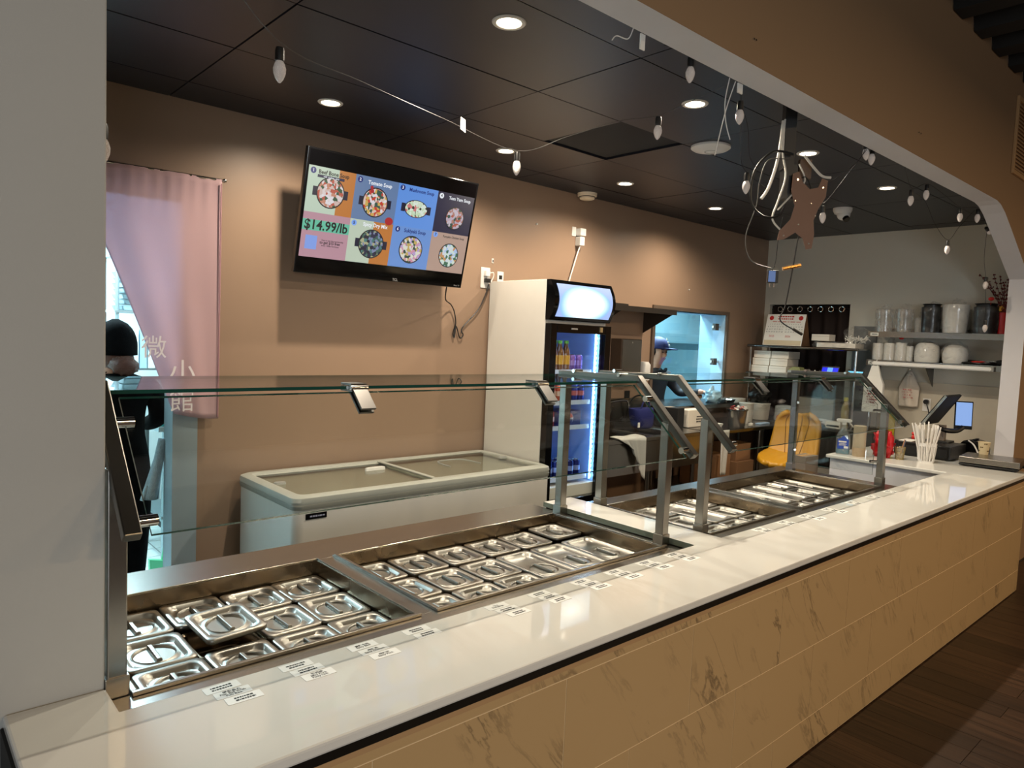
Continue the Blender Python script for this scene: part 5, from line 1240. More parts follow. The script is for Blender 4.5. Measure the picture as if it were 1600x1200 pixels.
def stack(name, label, y, z, r0, r1, h, mat, x=7.24, wrapm=wrap, seed=1, topc=None, cat='cup stack', flare=1.06, rim=True):
    t = thing(name, label, cat, (x, y, z+.001))
    prof = [(r0*.95, 0), (r0, .004)]
    n_ = max(3, int(h/.022))
    for k in range(n_): f = (k+1)/n_; rr_ = r0+(r1-r0)*f; prof += [(rr_*.985, h*f-.008), (rr_, h*f)]
    MB().lathe(prof, n=26).build('nested_cups', mat, t, ang=.4)
    if topc:
        MB().lathe([(r1*.8, h), (r1*.82, h+.02), (r1*.95, h+.028), (r1*.9, h+.03)], n=26).build('top_cup', topc, t)
    if wrapm:
        b = MB(); L = []
        n2, m2 = 26, 12
        for j in range(m2+1):
            f = j/m2; zz = h*1.0*f; base = (r0+(r1-r0)*f)*flare+.006
            if f > .93: base *= .9
            L.append([Vector(((base*(1+.05*noise.noise(Vector((math.cos(2*math.pi*i/n2)*2, math.sin(2*math.pi*i/n2)*2, f*4+seed)))))*math.cos(2*math.pi*i/n2), (base*(1+.05*noise.noise(Vector((math.cos(2*math.pi*i/n2)*2, math.sin(2*math.pi*i/n2)*2, f*4+seed)))))*math.sin(2*math.pi*i/n2), zz+.002)) for i in range(n2)])
        b.loops(L, False, False); b.build('film', wrapm, t, ang=2)
        b = MB(); b.blob((r1*.2, -r1*.1, h+.022), r1*.55, r1*.5, .03, .5, 4, 14, 8, None, seed); b.build('film_knot', wrapm, t, ang=1)
    return t
wcup = M('white_cup', (.82, .81, .78), .45, 0, .03); bcup = M('black_cup', (.035, .035, .04), .35)
zu = 1.938; zl = 1.668
stack('cup_stack', 'leftmost wrapped stack of clear cups, upper shelf', 2.715, zu, .070, .078, .215, clearp, seed=1)
stack('cup_stack', 'second wrapped stack of clear cups, upper shelf', 2.54, zu, .066, .080, .215, clearp, seed=2)
stack('cup_stack', 'short wrapped white cup stack behind the black one, upper shelf', 2.437, zu, .038, .042, .14, wcup, x=7.338, seed=3)
stack('container_stack', 'wrapped stack of black containers left of the white one, upper shelf', 2.316, zu, .075, .085, .235, bcup, x=7.26, wrapm=wrapd, seed=4, topc=bcup)
stack('container_stack', 'wide wrapped stack of white containers in the middle, upper shelf', 2.108, zu, .092, .105, .255, wcup, x=7.22, seed=5)
stack('container_stack', 'wrapped stack of black containers beside the red vase, upper shelf', 1.878, zu, .088, .098, .235, bcup, x=7.24, wrapm=wrapd, seed=6, topc=bcup)
b_ = [(2.745, .048, .16, 'leftmost wrapped stack of small white bowls, lower shelf'), (2.642, .049, .165, 'second wrapped stack of small white bowls, lower shelf'), (2.54, .050, .17, 'third wrapped stack of white bowls with red tie, lower shelf'), (2.462, .028, .14, 'fourth narrow wrapped stack of white bowls, lower shelf')]
for i, (y, r_, h, l) in enumerate(b_): stack('bowl_stack', l, y, zl, r_, r_*1.02, h, wcup, x=7.22, seed=10+i, cat='bowl stack')
for i, (y, l) in enumerate([(2.315, 'left dome of film-wrapped white bowls, lower shelf'), (2.085, 'right dome of film-wrapped white bowls, lower shelf')]):
    t = thing('bowl_stack', l, 'bowl stack', (7.22, y, zl+.001))
    MB().lathe([(.098, 0), (.103, .02), (.102, .10), (.092, .15), (.07, .175), (.02, .185)] if not i else [(.09, 0), (.10, .03), (.10, .09), (.085, .14), (.05, .165), (.01, .17)], n=26).build('bowls', wcup, t)
    b = MB(); b.blob((0, 0, .09), .112, .112, .105, .12, 3, 24, 14, -.088, 20+i); b.build('film', wrap, t, ang=2)
t = thing('red_tie', 'red and white twist tie atop the third bowl stack', 'tie', (7.21, 2.565, zl+.205)); t.location = (7.21, 2.54, zl+.215)
MB().blob((0, 0, .0), .02, .02, .012, .2).build('tie', M('tie_red', (.8, .15, .12), .5), t); MB().blob((0, 0, .025), .025, .025, .022, .4).build('tuft', whitep, t)
t = thing('black_pouch', 'flat black and red pouches at the right of the lower shelf', 'pouch', (7.18, 1.84, zl+.001))
b = MB(); b.blob((0, 0, .012), .06, .18, .016, .4, 3, 20, 8, -.011, 3); b.build('pouch', M('pouch_black', (.03, .03, .035), .3), t, ang=1); b = MB(); b.blob((-.02, .05, .022), .03, .05, .010, .4, 3, 14, 8); b.build('red_patch', M('tie_red', (.8, .15, .12), .5), t); b = MB(); b.blob((-.01, -.13, .03), .04, .045, .02, .4, 3, 14, 8); b.build('black_cloth', blkm, t)
t = thing('white_figurine', 'small white round-headed figurine at the shelf end', 'figurine', (7.20, 1.70, zl+.032)); t.location = (7.26, 1.695, zl+.001)
MB().lathe([(.02, 0), (.026, .02), (.022, .05), (.012, .06)], n=14).build('body', white, t); MB().blob((0, 0, .078), .02, .02, .02, 0, 1, 12, 8).build('head', white, t)
# red vase with berry branches
t = thing('berry_vase', 'red vase with red berry branches at the shelf end', 'vase', (7.20, 1.735, zu+.001))
MB().lathe([(.035, 0), (.038, .005), (.032, .08), (.036, .17), (.038, .185), (.032, .185), (.028, .02)], n=20).build('vase', M('red_vase', (.62, .06, .07), .3), t)
brw = M('branch_brown', (.20, .08, .06), .7); ber = M('berry_red', (.38, .05, .06), .4)
for k in range(9):
    a = -1.0+.25*k; top = Vector((.02*math.sin(k*2.1)-.04, .02+.17*math.sin(a*.9)+.03, .47+.04*math.sin(k*1.7)))
    pts = spline([Vector((0, 0, .15)), Vector((top.x*.3, top.y*.25, .27)), top], 6)
    b = MB(); b.tube(pts, .0022, 5); br = b.build('branch', brw, t)
    b = MB()
    for p in pts[3:]:
        for q in range(3):
            d = Vector((random.uniform(-1, 1), random.uniform(-1, 1), random.uniform(-.6, .9)))*.010; b.blob(p+d, .006, .006, .007, 0, 1, 7, 5)
    b.build('berries', ber, br, ang=2, kind='stuff')
MB().blob((-.06, .09, .30), .022, .022, .016, .1).build('red_ornament', M('tie_red', (.8, .15, .12), .5), t); MB().tube([(-.06, .09, .29), (-.06, .09, .25)], .002, 5).build('ornament_tassel', M('tie_red', (.8, .15, .12), .5), t); MB().blob((0, .02, .22), .02, .02, .03, .3).build('gold_bow', M('gold_band', (.75, .55, .15), .4), t)
# hanging bags
pb = M('thin_white_bag', (.80, .76, .71), .5, 0, .05, 30, bump=.3, bscale=25)
t = thing('plastic_carrier_bag', 'white carrier bag with faint red print hanging on the right wall', 'bag', (7.36, 2.49, 1.58))
def bagf(u, v):
    w_ = .012+.085*min(1, v*2.1); 
    if v > .5: w_ = .092-.012*(v-.5)
    return (-.012*math.sin(math.pi*u)*(1+v)-.006*math.sin(u*11+v*4)*v, (u-.5)*2*w_, -.345*v)
b = MB(); b.grid(bagf, 20, 20); o = b.build('bag', pb, t, ang=3); sm = o.modifiers.new('thick', 'SOLIDIFY'); sm.thickness = .002
MB().cyl((.03, 0, .01), (-.015, 0, .01), .005, n=8).build('hook', chrome, t); MB().blob((-.012, 0, -.045), .015, .022, .015, .3).build('knot', pb, t)
fr_ = M('faint_red', (.66, .42, .40), .6)
scribble(t, mtx((-.038, 0, -.22), (0, -1, 0), (0, 0, 1)), .10, .10, 4, fr_, 'print', 3, True)
t = thing('paper_carrier_bag', 'white bag with dark red brush characters hung from the lower shelf', 'bag', (7.07, 2.70, 1.612))
b = MB(); b.loops([[(x*d_, y*w_, z) for x, y in [(-1, -1), (1, -1), (1, 1), (-1, 1)]] for d_, w_, z in [(.012, .03, 0), (.015, .055, -.10), (.02, .085, -.17), (.03, .088, -.44)]]); b.build('bag', whitep, t, smooth=False)
scribble(t, mtx((-.033, 0, -.28), (0, -1, 0), (.03, 0, 1)), .10, .16, 6, M('dark_red_ink', (.50, .08, .10), .6), 'brush_print', 5, True)
MB().tube([(0, -.02, 0), (.012, 0, .03), (.028, 0, .058), (.012, .005, .03), (0, .02, 0)], .003, 6, 4).build('loop', wcord, t)
# wall outlet with plug, conduit
t = thing('wall_outlet', 'white wall outlet with round black plug beside the till screen', 'outlet', (XR-.0125, 2.335, 1.27)); MB().box(-.006, 0, -.035, .035, -.065, .055).build('plate', white, t, smooth=False, bev=.002); MB().cyl((-.04, 0, .025), (-.006, 0, .025), .022, n=16).build('plug', blk, t); MB().tube([(-.04, -.005, .02), (-.06, -.03, -.03), (-.05, -.05, -.12)], .005, 6, 5).build('cord', blk, t)
t = thing('wall_conduit', 'thin white conduit with junction box running down beside the pier', 'conduit', (XR-.014, 1.735, .9)); MB().box(-.014, .0, -.008, .008, 0, .58).build('conduit', white, t, smooth=False); MB().box(-.022, .0, -.02, .02, .58, .69).build('junction_box', white, t, smooth=False, bev=.002)

# ================================================================= TILL COUNTER ITEMS
def at(x, y): return (x, y, ZT)
t = thing('spray_bottle', 'trigger spray bottle of blue cleaner on the till counter', 'spray bottle', at(5.935, 2.475), -1.1)
b = MB(); b.rr([(.050, .030, .02, 0), (.054, .033, .022, .008), (.054, .033, .022, .13), (.045, .028, .02, .165), (.022, .020, .016, .215), (.014, .014, .013, .24)], k=5); b.build('bottle', film('clear_bottle', (.75, .82, .85), .38, .1, 5), t)
b = MB(); b.rr([(.048, .028, .018, .004), (.050, .030, .02, .008), (.050, .030, .02, .045)], k=5); b.build('liquid', M('teal_liquid', (.05, .42, .52), .1), t)
b = MB(); b.box(-.044, .040, -.0345, -.0332, .045, .125); lb = b.build('label', M('label_blue', (.10, .27, .68), .4), t, smooth=False)
b = MB(); b.prism([(-.03, .125), (.03, .125), (.0, .155)], 'y', -.0345, -.0332); b.build('label_peak', M('label_blue', (.10, .27, .68), .4), lb, smooth=False)
MB().box(-.036, .022, -.0350, -.0346, .098, .110).build('label_title', whitep, lb, smooth=False); MB().box(.005, .036, -.0350, -.0346, .050, .068).build('barcode_patch', whitep, lb, smooth=False)
scribble(lb, mtx((-.006, -.0349, .082), (1, 0, 0), (0, 0, 1)), .06, .024, 4, whitep)
b = MB(); b.box(-.016, .016, -.014, .014, .238, .262); b.prism([(-.055, .262), (.05, .262), (.058, .275), (.05, .288), (-.05, .29), (-.062, .278)], 'y', -.016, .016); b.build('spray_head', white, t, bev=.004)
b = MB(); b.tube([(.035, 0, .268), (.05, 0, .245), (.068, 0, .225)], .006, 6, 4); b.build('trigger', white, t)
t = thing('beige_canister', 'plain beige cylinder tub beside the spray bottle', 'canister', at(5.93, 2.345)); MB().lathe([(.046, 0), (.048, .004), (.049, .245), (.044, .25), (.043, .246)], n=26).build('tube', M('beige_card', (.72, .66, .56), .5, 0, .04), t); MB().lathe([(.0485, .0), (.0488, .001), (.0492, .07), (.0488, .071)], n=26, caps=False).build('lower_sleeve', M('tan_card', (.66, .57, .45), .5), t)
t = thing('red_bag_bundle', 'crumpled red plastic bags with white print on the till counter', 'bag', at(6.07, 2.215))
rp = M('red_film', (.66, .05, .09), .28, 0, .15, 15, bump=.5, bscale=28)
b = MB(); b.blob((0, 0, .10), .045, .07, .115, .45, 4.5, 30, 20, -.099, 7); b.build('bags', rp, t, ang=2)
b = MB(); b.blob((-.01, -.055, .11), .025, .03, .10, .3, 4, 14, 12, None, 3); b.build('handles', rp, t, ang=2)
MB().tube([(-.062+.001*math.cos(a), -.03+.016*math.cos(a), .15+.016*math.sin(a)) for a in [6.2*i/14 for i in range(15)]], .004, 5).build('white_emblem', whitep, t)
t = thing('pen_cup', 'gold wire pen cup holding several pens', 'pen cup', at(6.10, 2.095))
gm = M('gold_wire', (.66, .58, .36), .3, .8)
MB().lathe([(.026, 0), (.028, .003), (.038, .10)], n=20, caps=False).build('cup_liner', film('mesh_liner', (.62, .56, .38), .9, .1, 60), t)
b = MB()
for k in range(22):
    a = 2*math.pi*k/22; b.cyl((.0285*math.cos(a), .0285*math.sin(a), 0), (.039*math.cos(a+.15), .039*math.sin(a+.15), .10), .0014, n=5)
b.build('wires', gm, t); b = MB()
for r_, z in ((.0285, .002), (.034, .055), (.039, .10)): b.tube([(r_*math.cos(2*math.pi*i/20), r_*math.sin(2*math.pi*i/20), z) for i in range(21)], .0018, 5)
b.build('hoops', gm, t); MB().lathe([(.001, 0), (.028, 0), (.028, .002), (.001, .002)], n=18).build('bottom', gm, t)
pens = [((.01, .005), (.03, -.02), (.75, .55, .40), 'tan pen leaning furthest right in the gold cup'), ((-.01, 0), (-.03, .01), (.05, .05, .06), 'black pen leaning left in the gold cup'), ((.0, .012), (-.005, .03), (.04, .04, .05), 'dark pen at the back of the gold cup'), ((-.004, -.01), (.01, -.03), (.35, .35, .40), 'grey pen at the front of the gold cup')]
for p0, p1, col, l in pens:
    o = MB().cyl((0, 0, 0), (p1[0]-p0[0]*.5, p1[1]-p0[1]*.5, .155), .004, n=8).build('pen', M('pen_%d' % int(col[0]*100+col[2]*10), col, .35)); o.location = (6.10+p0[0]*.8, 2.095+p0[1]*.8, ZT+.004); tag(o, l, 'pen', 'pens in the gold cup')
# straw basket
t = thing('straw_basket', 'white slotted plastic basket of wrapped straws', 'basket', at(6.165, 1.925), .5)
bw0, bw1, bh = .048, .062, .155
b = MB()
def ring_(z0, z1, th=.0025):
    f0, f1 = z0/bh, z1/bh; a0 = bw0+(bw1-bw0)*f0; a1 = bw0+(bw1-bw0)*f1
    b.rr([(a0, a0, .012, z0), (a1, a1, .012, z1), (a1-th, a1-th, .010, z1), (a0-th, a0-th, .010, z0)], k=3, c0=False, c1=False)
ring_(.0, .014); ring_(.128, .155); b.rr([(bw0, bw0, .012, 0), (bw0, bw0, .012, .003)], k=3)
for s_ in range(4):
    for k in range(5):
        tt = -.8+.4*k
        for_ = lambda q, z: ((q[0]), (q[1]), z)
        def P_(a, z):
            return {0: (tt*a, -a), 1: (a, tt*a), 2: (tt*a, a), 3: (-a, tt*a)}[s_]+(z,)
        b.cyl(P_(bw0-.001, .012), P_(bw0+(bw1-bw0)*.84-.001, .130), .0042, n=5)
b.build('basket', white, t)
strp = None
for k in range(46):
    a = random.uniform(0, 6.28); rr_ = .036*math.sqrt(random.random()); x = rr_*math.cos(a); y = rr_*math.sin(a)
    ln = random.uniform(.255, .315); lean = 1.75
    rot = Vector((0, 0, 1)).rotation_difference(Vector((x*lean, y*lean, .24)).normalized()).to_euler()
    if strp is None:
        strp = MB().cyl((0, 0, 0), (0, 0, .285), .0052, n=6).build('wrapped_straw', M('straw_paper', (.90, .885, .86), .6, 0, .04)); o = strp
        tag(o, 'paper-wrapped white straw standing in the slotted white basket', 'straw', 'wrapped straws in the white basket')
    else: o = strp.copy(); C.objects.link(o)
    o.location = (6.165+x, 1.925+y, ZT+.004); o.rotation_euler = rot; o.scale = (1, 1, ln/.285)
# cash drawer, printer and till
t = thing('cash_drawer', 'long black cash drawer behind the straw basket', 'cash drawer', at(6.57, 2.02))
MB().box(-.19, .21, -.20, .22, .008, .115).build('case', blk, t, smooth=False, bev=.004); MB().box(-.193, -.19, -.18, .2, .02, .09).build('drawer_front', blkm, t, smooth=False); MB().cyl((-.2, .0, .06), (-.19, 0, .06), .01, n=12).build('lock', chrome, t)
MB().box(-.17, .17, -.17, .19, 0, .008).build('feet', blk, t, smooth=False)
t = thing('paper_sheet', 'white sheet of paper lying on the cash drawer', 'paper', (6.50, 2.17, ZT+.116)); MB().box(-.09, .09, -.05, .05, 0, .003).build('sheet', whitep, t, smooth=False)
t = thing('red_stamp', 'small red knob standing behind the white paper', 'stamp', (6.66, 2.19, ZT+.116)); MB().lathe([(.012, 0), (.014, .02), (.008, .03), (.016, .045), (.010, .058)], n=14).build('knob', M('tie_red', (.8, .15, .12), .5), t)
t = thing('till_terminal', 'black till terminal seen from behind on a grey stand', 'till', (6.72, 2.00, ZT+.116), 0)
b = MB(); b.prism([(-.03, 0), (.03, 0), (.025, .14), (-.025, .14)], 'y', -.035, .035); b.build('stand', M('stand_grey', (.50, .45, .40), .45), t, smooth=False, bev=.004)
MB().rr([(.08, .09, .02, .0), (.078, .088, .02, .012)]).build('base_plate', blk, t)
# main screen: tilted slab, back towards the customer
def slab(c0, ux, uy, w_, h_, th, name, mat, par, bev=.004):
    c0 = Vector(c0); ux = Vector(ux).normalized(); uy = Vector(uy).normalized(); uz = ux.cross(uy)
    b = MB(); P_ = [c0+ux*sx*w_/2+uy*vv*h_+uz*dd for dd in (0, th) for sx, vv in ((-1, 0), (1, 0), (1, 1), (-1, 1))]
    b.add(P_, [(0, 1, 2, 3), (7, 6, 5, 4), (0, 4, 5, 1), (1, 5, 6, 2), (2, 6, 7, 3), (3, 7, 4, 0)]); return b.build(name, mat, par, smooth=False, bev=bev)
ms = slab((-.10, .055, .145), (1, 0, 0), (0, -.55, .85), .40, .30, -.022, 'main_screen_back', blkm, t)
slab((-.10, .058, .150), (1, 0, 0), (0, -.55, .85), .38, .28, .0015, 'main_screen', M('screen_black', (.01, .01, .014), .10), ms, 0)
slab((-.302, .052, .147), (0, -.55, .85), (0, .85, .55), .30, .018, .004, 'silver_edge', chrome, ms, 0).location = (.0, -.085, .125)
b = MB(); b.tube([(-.02, .02, .12), (-.01, -.04, .10), (.05, -.10, .10), (.10, -.13, .13)], .022, 8, 5); b.build('arm', blk, t)
cs = slab((.10, -.135, .115), (.5, -.86, 0), (.06, .04, .99), .135, .235, -.016, 'customer_screen_case', blkg, t)
slab((.0985, -.1352, .145), (.5, -.86, 0), (.06, .04, .99), .118, .195, .0012, 'customer_screen', emis('pos_screen', (.55, .70, .95), .85), cs, 0)
t = thing('receipt_printer', 'rounded black receipt printer between till and scale', 'printer', at(6.92, 1.80))
b = MB(); b.prism([(-.10, 0), (.09, 0), (.09, .10), (.06, .135), (0, .15), (-.06, .135), (-.10, .08)], 'x', -.085, .085); b.build('body', blkg, t, bev=.006, ang=.5)
MB().tube([(-.09, .02, .14), (-.12, -.03, .11), (-.13, -.07, .04), (-.14, -.09, .004)], .006, 6, 5).build('white_cable', wcord, t); MB().box(-.06, .06, -.02, .0, .148, .152).build('paper_slot', blkm, t, smooth=False)
# platform scale with paper cup
t = thing('platform_scale', 'low steel platform scale at the counter end', 'scale', at(6.42, 1.545), .10)
b = MB(); b.box(-.155, .16, -.19, .19, .008, .022); b.box(.12, .20, -.235, -.17, .004, .02); b.build('black_base', blk, t, smooth=False, bev=.003)
MB().box(-.165, .165, -.20, .19, .030, .076).build('platform', steel, t, smooth=False, bev=.004)
b = MB()
for sx in (-.12, .12):
    for sy in (-.15, .15): b.cyl((sx, sy, 0), (sx, sy, .008), .016, n=10); b.cyl((sx, sy, .022), (sx, sy, .028), .012, n=8)
b.build('feet', blk, t)
t = thing('paper_cup', 'cream paper cup printed with small figures, standing on the scale', 'cup', (6.53, 1.63, ZT+.0765))
MB().lathe([(.030, 0), (.031, .002), (.042, .095), (.043, .098), (.041, .098), (.03, .004)], n=24).build('cup', M('cream_cup', (.84, .77, .62), .5), t)
b = MB()
for k in range(16):
    a = 2*math.pi*k/9+.3*(k//9); z = .03+.035*(k % 3)*.8; r_ = .0305+.0115*z/.095; p = Vector((r_*math.cos(a), r_*math.sin(a), z)); n_ = Vector((math.cos(a), math.sin(a), -.1)).normalized()
    b.cyl(p, p+n_*.0012, .0055, n=8)
b.build('printed_marks', M('cup_print', (.40, .32, .18), .6), t)
# stool
ye = M('yellow_leather', (.70, .51, .10), .38, 0, .06, 8, bump=.1, bscale=60)
t = thing('yellow_bar_stool', 'mustard yellow padded bar stool behind the counter', 'stool', (6.13, 3.05, 0), math.radians(8))
def seatf(u, v):
    # v: 0 front lip .. .5 hinge .. 1 back top ; u across
    s_ = (u-.5)*2; w_ = .215*(1-.12*abs(v-.5)*2)*math.sqrt(max(0, 1-(max(0, abs(v-.5)-.36)/.14)**2*.75))
    y = s_*w_
    if v < .5: k = v/.5; x = -.27+.42*k; z = .755+.035*(1-math.cos(math.pi*k))*.0+.025*s_*s_+.02*math.sin(k*math.pi*.5)+(-.03*(1-k)**3)
    else: k = (v-.5)/.5; x = .15+.06*math.sin(k*math.pi/2)+.07*k-.05*s_*s_*(.4+.6*k); z = .775+.37*k+.025*s_*s_*(1-k)-(.02*s_*s_*k)
    rib = .006*abs(math.sin((s_*3.2+(1-abs(v-.5))*1.4)*math.pi/1.6))
    if v < .5: z += rib
    else: x -= rib
    return (x, y, z)
b = MB(); b.grid(seatf, 24, 40); o = b.build('padded_shell', ye, t, ang=3); sm = o.modifiers.new('thick', 'SOLIDIFY'); sm.thickness = .045; sm.offset = -1
for uu in (.2, .4, .6, .8):
    b = MB(); b.tube([tuple(Vector(seatf(uu+(.5-uu)*.5*(1-k/11)*(1 if k < 12 else 0), .5+.47*k/11))+Vector((-.002, 0, 0))) for k in range(12)], .003, 5); b.build('seam', M('dark_seam', (.38, .24, .04), .6), t)
MB().lathe([(.03, .02), (.03, .40), (.022, .41), (.022, .73), (.06, .735)], n=18).build('column', chrome, t)
MB().lathe([(.20, 0), (.20, .008), (.06, .025), (.03, .05)], n=28).build('base', chrome, t)
b = MB(); b.tube([(.0, -.02, .3), (-.1, -.13, .3), (-.2, -.1, .3), (-.2, .1, .3), (-.1, .13, .3), (0, .02, .3)], .009, 6, 5); b.build('footrest', chrome, t)
carton('cardboard_box', 'brown printed carton on top beside the marble panel', 5.685, 2.665, .50, .20, .12, .375, -.06, M('grey_card', (.46, .42, .38), .7), 'SIZE 1.15\nQTY 8\nMADE IN TAIWAN')
carton('cardboard_box', 'brown carton at the bottom beside the marble panel', 5.68, 2.67, 0, .23, .16, .50, -.04)
# white wall panel and pale screen on the dining side: vent grille on front wall
t = thing('vent_grille', 'tan louvred vent grille on the brown wall at the right', 'vent', (6.55, 1.497, 3.33))
vm = M('tan_vent', (.70, .55, .38), .5)
b = MB(t); gx0, gx1, gz0, gz1 = 6.06, 7.0, 3.06, 3.60
b.box(gx0, gx1, 1.482, 1.499, gz0, gz0+.03); b.box(gx0, gx1, 1.482, 1.499, gz1-.03, gz1); b.box(gx0, gx0+.03, 1.482, 1.499, gz0+.03, gz1-.03); b.box(gx1-.03, gx1, 1.482, 1.499, gz0+.03, gz1-.03); b.build('frame', vm, t, smooth=False, bev=.002)
for k in range(18):
    z = gz0+.04+k*.026; b = MB(t); b.prism([(1.498, z), (1.486, z-.004), (1.486, z+.002), (1.498, z+.006)], 'x', gx0+.03, gx1-.03); b.build('louvre', vm, t, smooth=False)
# screws left in front wall
for (x, z) in [(2.52, 2.92), (2.535, 2.92)]:
    tag(MB().cyl((x, 1.494, z), (x, 1.5, z), .004, n=8).build('wall_screw', chrome), 'tiny bright screw in the brown front wall, %s of the upper pair' % ('left' if x < 2.53 else 'right'), 'screw')
for (x, z) in [(4.26, 2.95), (4.29, 2.95)]:
    tag(MB().cyl((x, 1.494, z), (x, 1.5, z), .004, n=8).build('wall_screw', chrome), 'tiny bright screw in the brown front wall, %s of the lower pair' % ('left' if x < 4.27 else 'right'), 'screw')

# ================================================================= KITCHEN SEEN THROUGH THE DOORWAY
t = thing('kitchen_table', 'galvanised kitchen work table seen through the doorway', 'table', (1.95, 5.7, 0))
gal = M('galvanised', (.62, .68, .70), .4, .8, .06)
MB(t).box(1.52, 2.5, 5.45, 6.1, .95, .985).build('top', gal, t, smooth=False)
for x in (1.585, 2.4):
    for y in (5.52, 6.02):
        l_ = MB(t).cyl((x, y, 0), (x, y, .95), .024, n=12).build('leg', gal, t); MB(t).cyl((x, y, .28), (x, y, .34), .032, n=12).build('shelf_collar', gal, l_)
MB(t).box(1.55, 2.45, 5.48, 6.05, .30, .32).build('undershelf', gal, t, smooth=False)
MB(t).box(1.53, 2.45, 5.47, 5.49, .80, .86).build('rail', gal, t, smooth=False)
t = thing('red_white_carton', 'red and white carton on the kitchen work table', 'box', (1.74, 5.60, .986)); MB().box(-.09, .09, -.06, .06, 0, .10).build('carton', M('kitchen_white', (.86, .90, .90), .5), t, smooth=False); MB().box(-.09, -.03, -.061, -.06, 0, .10).build('red_face', M('carton_red', (.8, .12, .1), .5), t, smooth=False)
t = thing('teal_carton', 'small teal and white carton at the work table corner', 'box', (1.57, 5.52, .986)); MB().box(-.03, .03, -.03, .03, 0, .07).build('carton', M('kitchen_white', (.86, .90, .90), .5), t, smooth=False); MB().box(-.03, .03, -.031, -.03, 0, .03).build('teal_face', M('carton_teal', (.15, .5, .5), .5), t, smooth=False)
t = thing('tray_rack', 'white wire rack stacked with trays on the kitchen wall', 'rack', (1.65, 6.4, 0))
for (x, y) in ((1.42, 6.2), (2.1, 6.2), (1.42, 6.6), (2.1, 6.6)): MB(t).cyl((x, y, 0), (x, y, 2.5), .014, n=8).build('upright', gal, t)
for z in (.9, 1.35, 1.80, 2.24): MB(t).box(1.40, 2.12, 6.18, 6.62, z, z+.02).build('wire_shelf', gal, t, smooth=False)
for k in range(7):
    o = thing('steel_tray', 'kitchen tray number %s from the top of the rack stack' % ['seven', 'six', 'five', 'four', 'three', 'two', 'one'][k], 'tray', (1.62+.01*(k % 2), 6.38, 1.822+.045*k), 0, 'trays stacked on the kitchen rack')
    MB().rr([(.15, .16, .02, 0), (.165, .175, .02, .034), (.172, .182, .02, .036), (.16, .17, .02, .03), (.145, .155, .02, .006)], k=3).build('tray', gal, o)
t = thing('storage_bin', 'clear pale bin on top of the tray stack', 'bin', (1.62, 6.38, 2.145)); MB().rr([(.13, .15, .02, 0), (.15, .17, .02, .075), (.155, .175, .02, .08)], k=3).build('bin', M('pale_bin', (.70, .80, .82), .4), t)
t = thing('striped_cloth_pack', 'pale striped packs on a kitchen shelf beside the worker', 'pack', (1.72, 6.2, 1.372))
for k in range(6): MB().box(-.22+.06*k, -.17+.06*k, -.1, .1, 0, .30).build('pack', M('pale_blue_pack', (.66, .80, .88), .5) if k % 2 else kwhite, t, smooth=False)
t = thing('grey_appliance', 'angled grey appliance on the kitchen rack', 'appliance', (1.85, 6.2, 1.69)); t.location = (2.0, 6.22, 1.372); b = MB(); b.prism([(-.08, 0), (.08, 0), (.08, .2), (-.02, .3), (-.08, .2)], 'y', -.1, .1); b.build('body', kwhite, t, smooth=False); MB().box(-.06, .0, -.105, -.1, .08, .16).build('panel', blk, t, smooth=False)
t = thing('hanging_towel', 'grey shaggy towel hanging on the kitchen door jamb', 'towel', (1.20, 4.30, 1.17)); t.location = (1.19, 4.19, 1.10)
def rg(u, v): return ((u-.5)*.10*(.25+.75*v)+(-.06*v), .01*math.sin(u*9)+.02*v, -.34*v)
b = MB(); b.grid(rg, 10, 14); o = b.build('cloth', M('blue_grey_rag', (.60, .68, .72), .95, 0, .2, 60, bump=.8, bscale=150), t, ang=3); sm = o.modifiers.new('thick', 'SOLIDIFY'); sm.thickness = .02
t = thing('green_dustpan', 'green plastic scoop on the kitchen floor by the jamb', 'dustpan', (1.42, 5.0, .001)); b = MB(); b.prism([(-.07, 0), (.07, 0), (.05, .14), (-.08, .17)], 'y', -.02, .02); b.build('scoop', M('mint_green', (.35, .75, .55), .4), t, smooth=False); MB().cyl((0, 0, .1), (.06, .03, .45), .012, n=8).build('handle', M('mint_green', (.35, .75, .55), .4), t)
t = thing('kitchen_duct', 'dark sloped duct under the kitchen ceiling', 'duct', (1.2, 5.4, 2.2)); b = MB(t); b.prism([(.75, 2.62), (1.34, 2.62), (1.34, 2.40), (1.15, 2.28), (.75, 2.02)], 'y', 5.3, 5.8); b.build('duct', M('duct_blue_grey', (.20, .30, .36), .5), t, smooth=False)

# ================================================================= PEOPLE
skin = M('skin', (.70, .50, .40), .55, 0, .05, 20)
def figure(name, verts, edges, mats, pick, parent, sub=2):
    """one continuous body: joints with radii, grown by a skin modifier"""
    me = bpy.data.meshes.new(name); me.from_pydata([v[:3] for v in verts], edges, [])
    ob = bpy.data.objects.new(name, me); C.objects.link(ob)
    sk = ob.modifiers.new('skin', 'SKIN'); sk.use_smooth_shade = True; sk.branch_smoothing = .3
    for i, v in enumerate(verts):
        d = me.skin_vertices[0].data[i]; d.radius = (v[3], v[4] if len(v) > 4 else v[3]); d.use_root = (i == 0)
    ss = ob.modifiers.new('sub', 'SUBSURF'); ss.levels = sub; ss.render_levels = sub
    bpy.context.view_layer.update()
    m2 = bpy.data.meshes.new_from_object(ob.evaluated_get(bpy.context.evaluated_depsgraph_get())); m2.name = name
    bpy.data.objects.remove(ob); bpy.data.meshes.remove(me)
    m2.materials.clear()
    for m in mats: m2.materials.append(m)
    for p in m2.polygons: p.material_index = pick(p.center); p.use_smooth = True
    o = bpy.data.objects.new(name, m2); C.objects.link(o); o.parent = parent
    return o
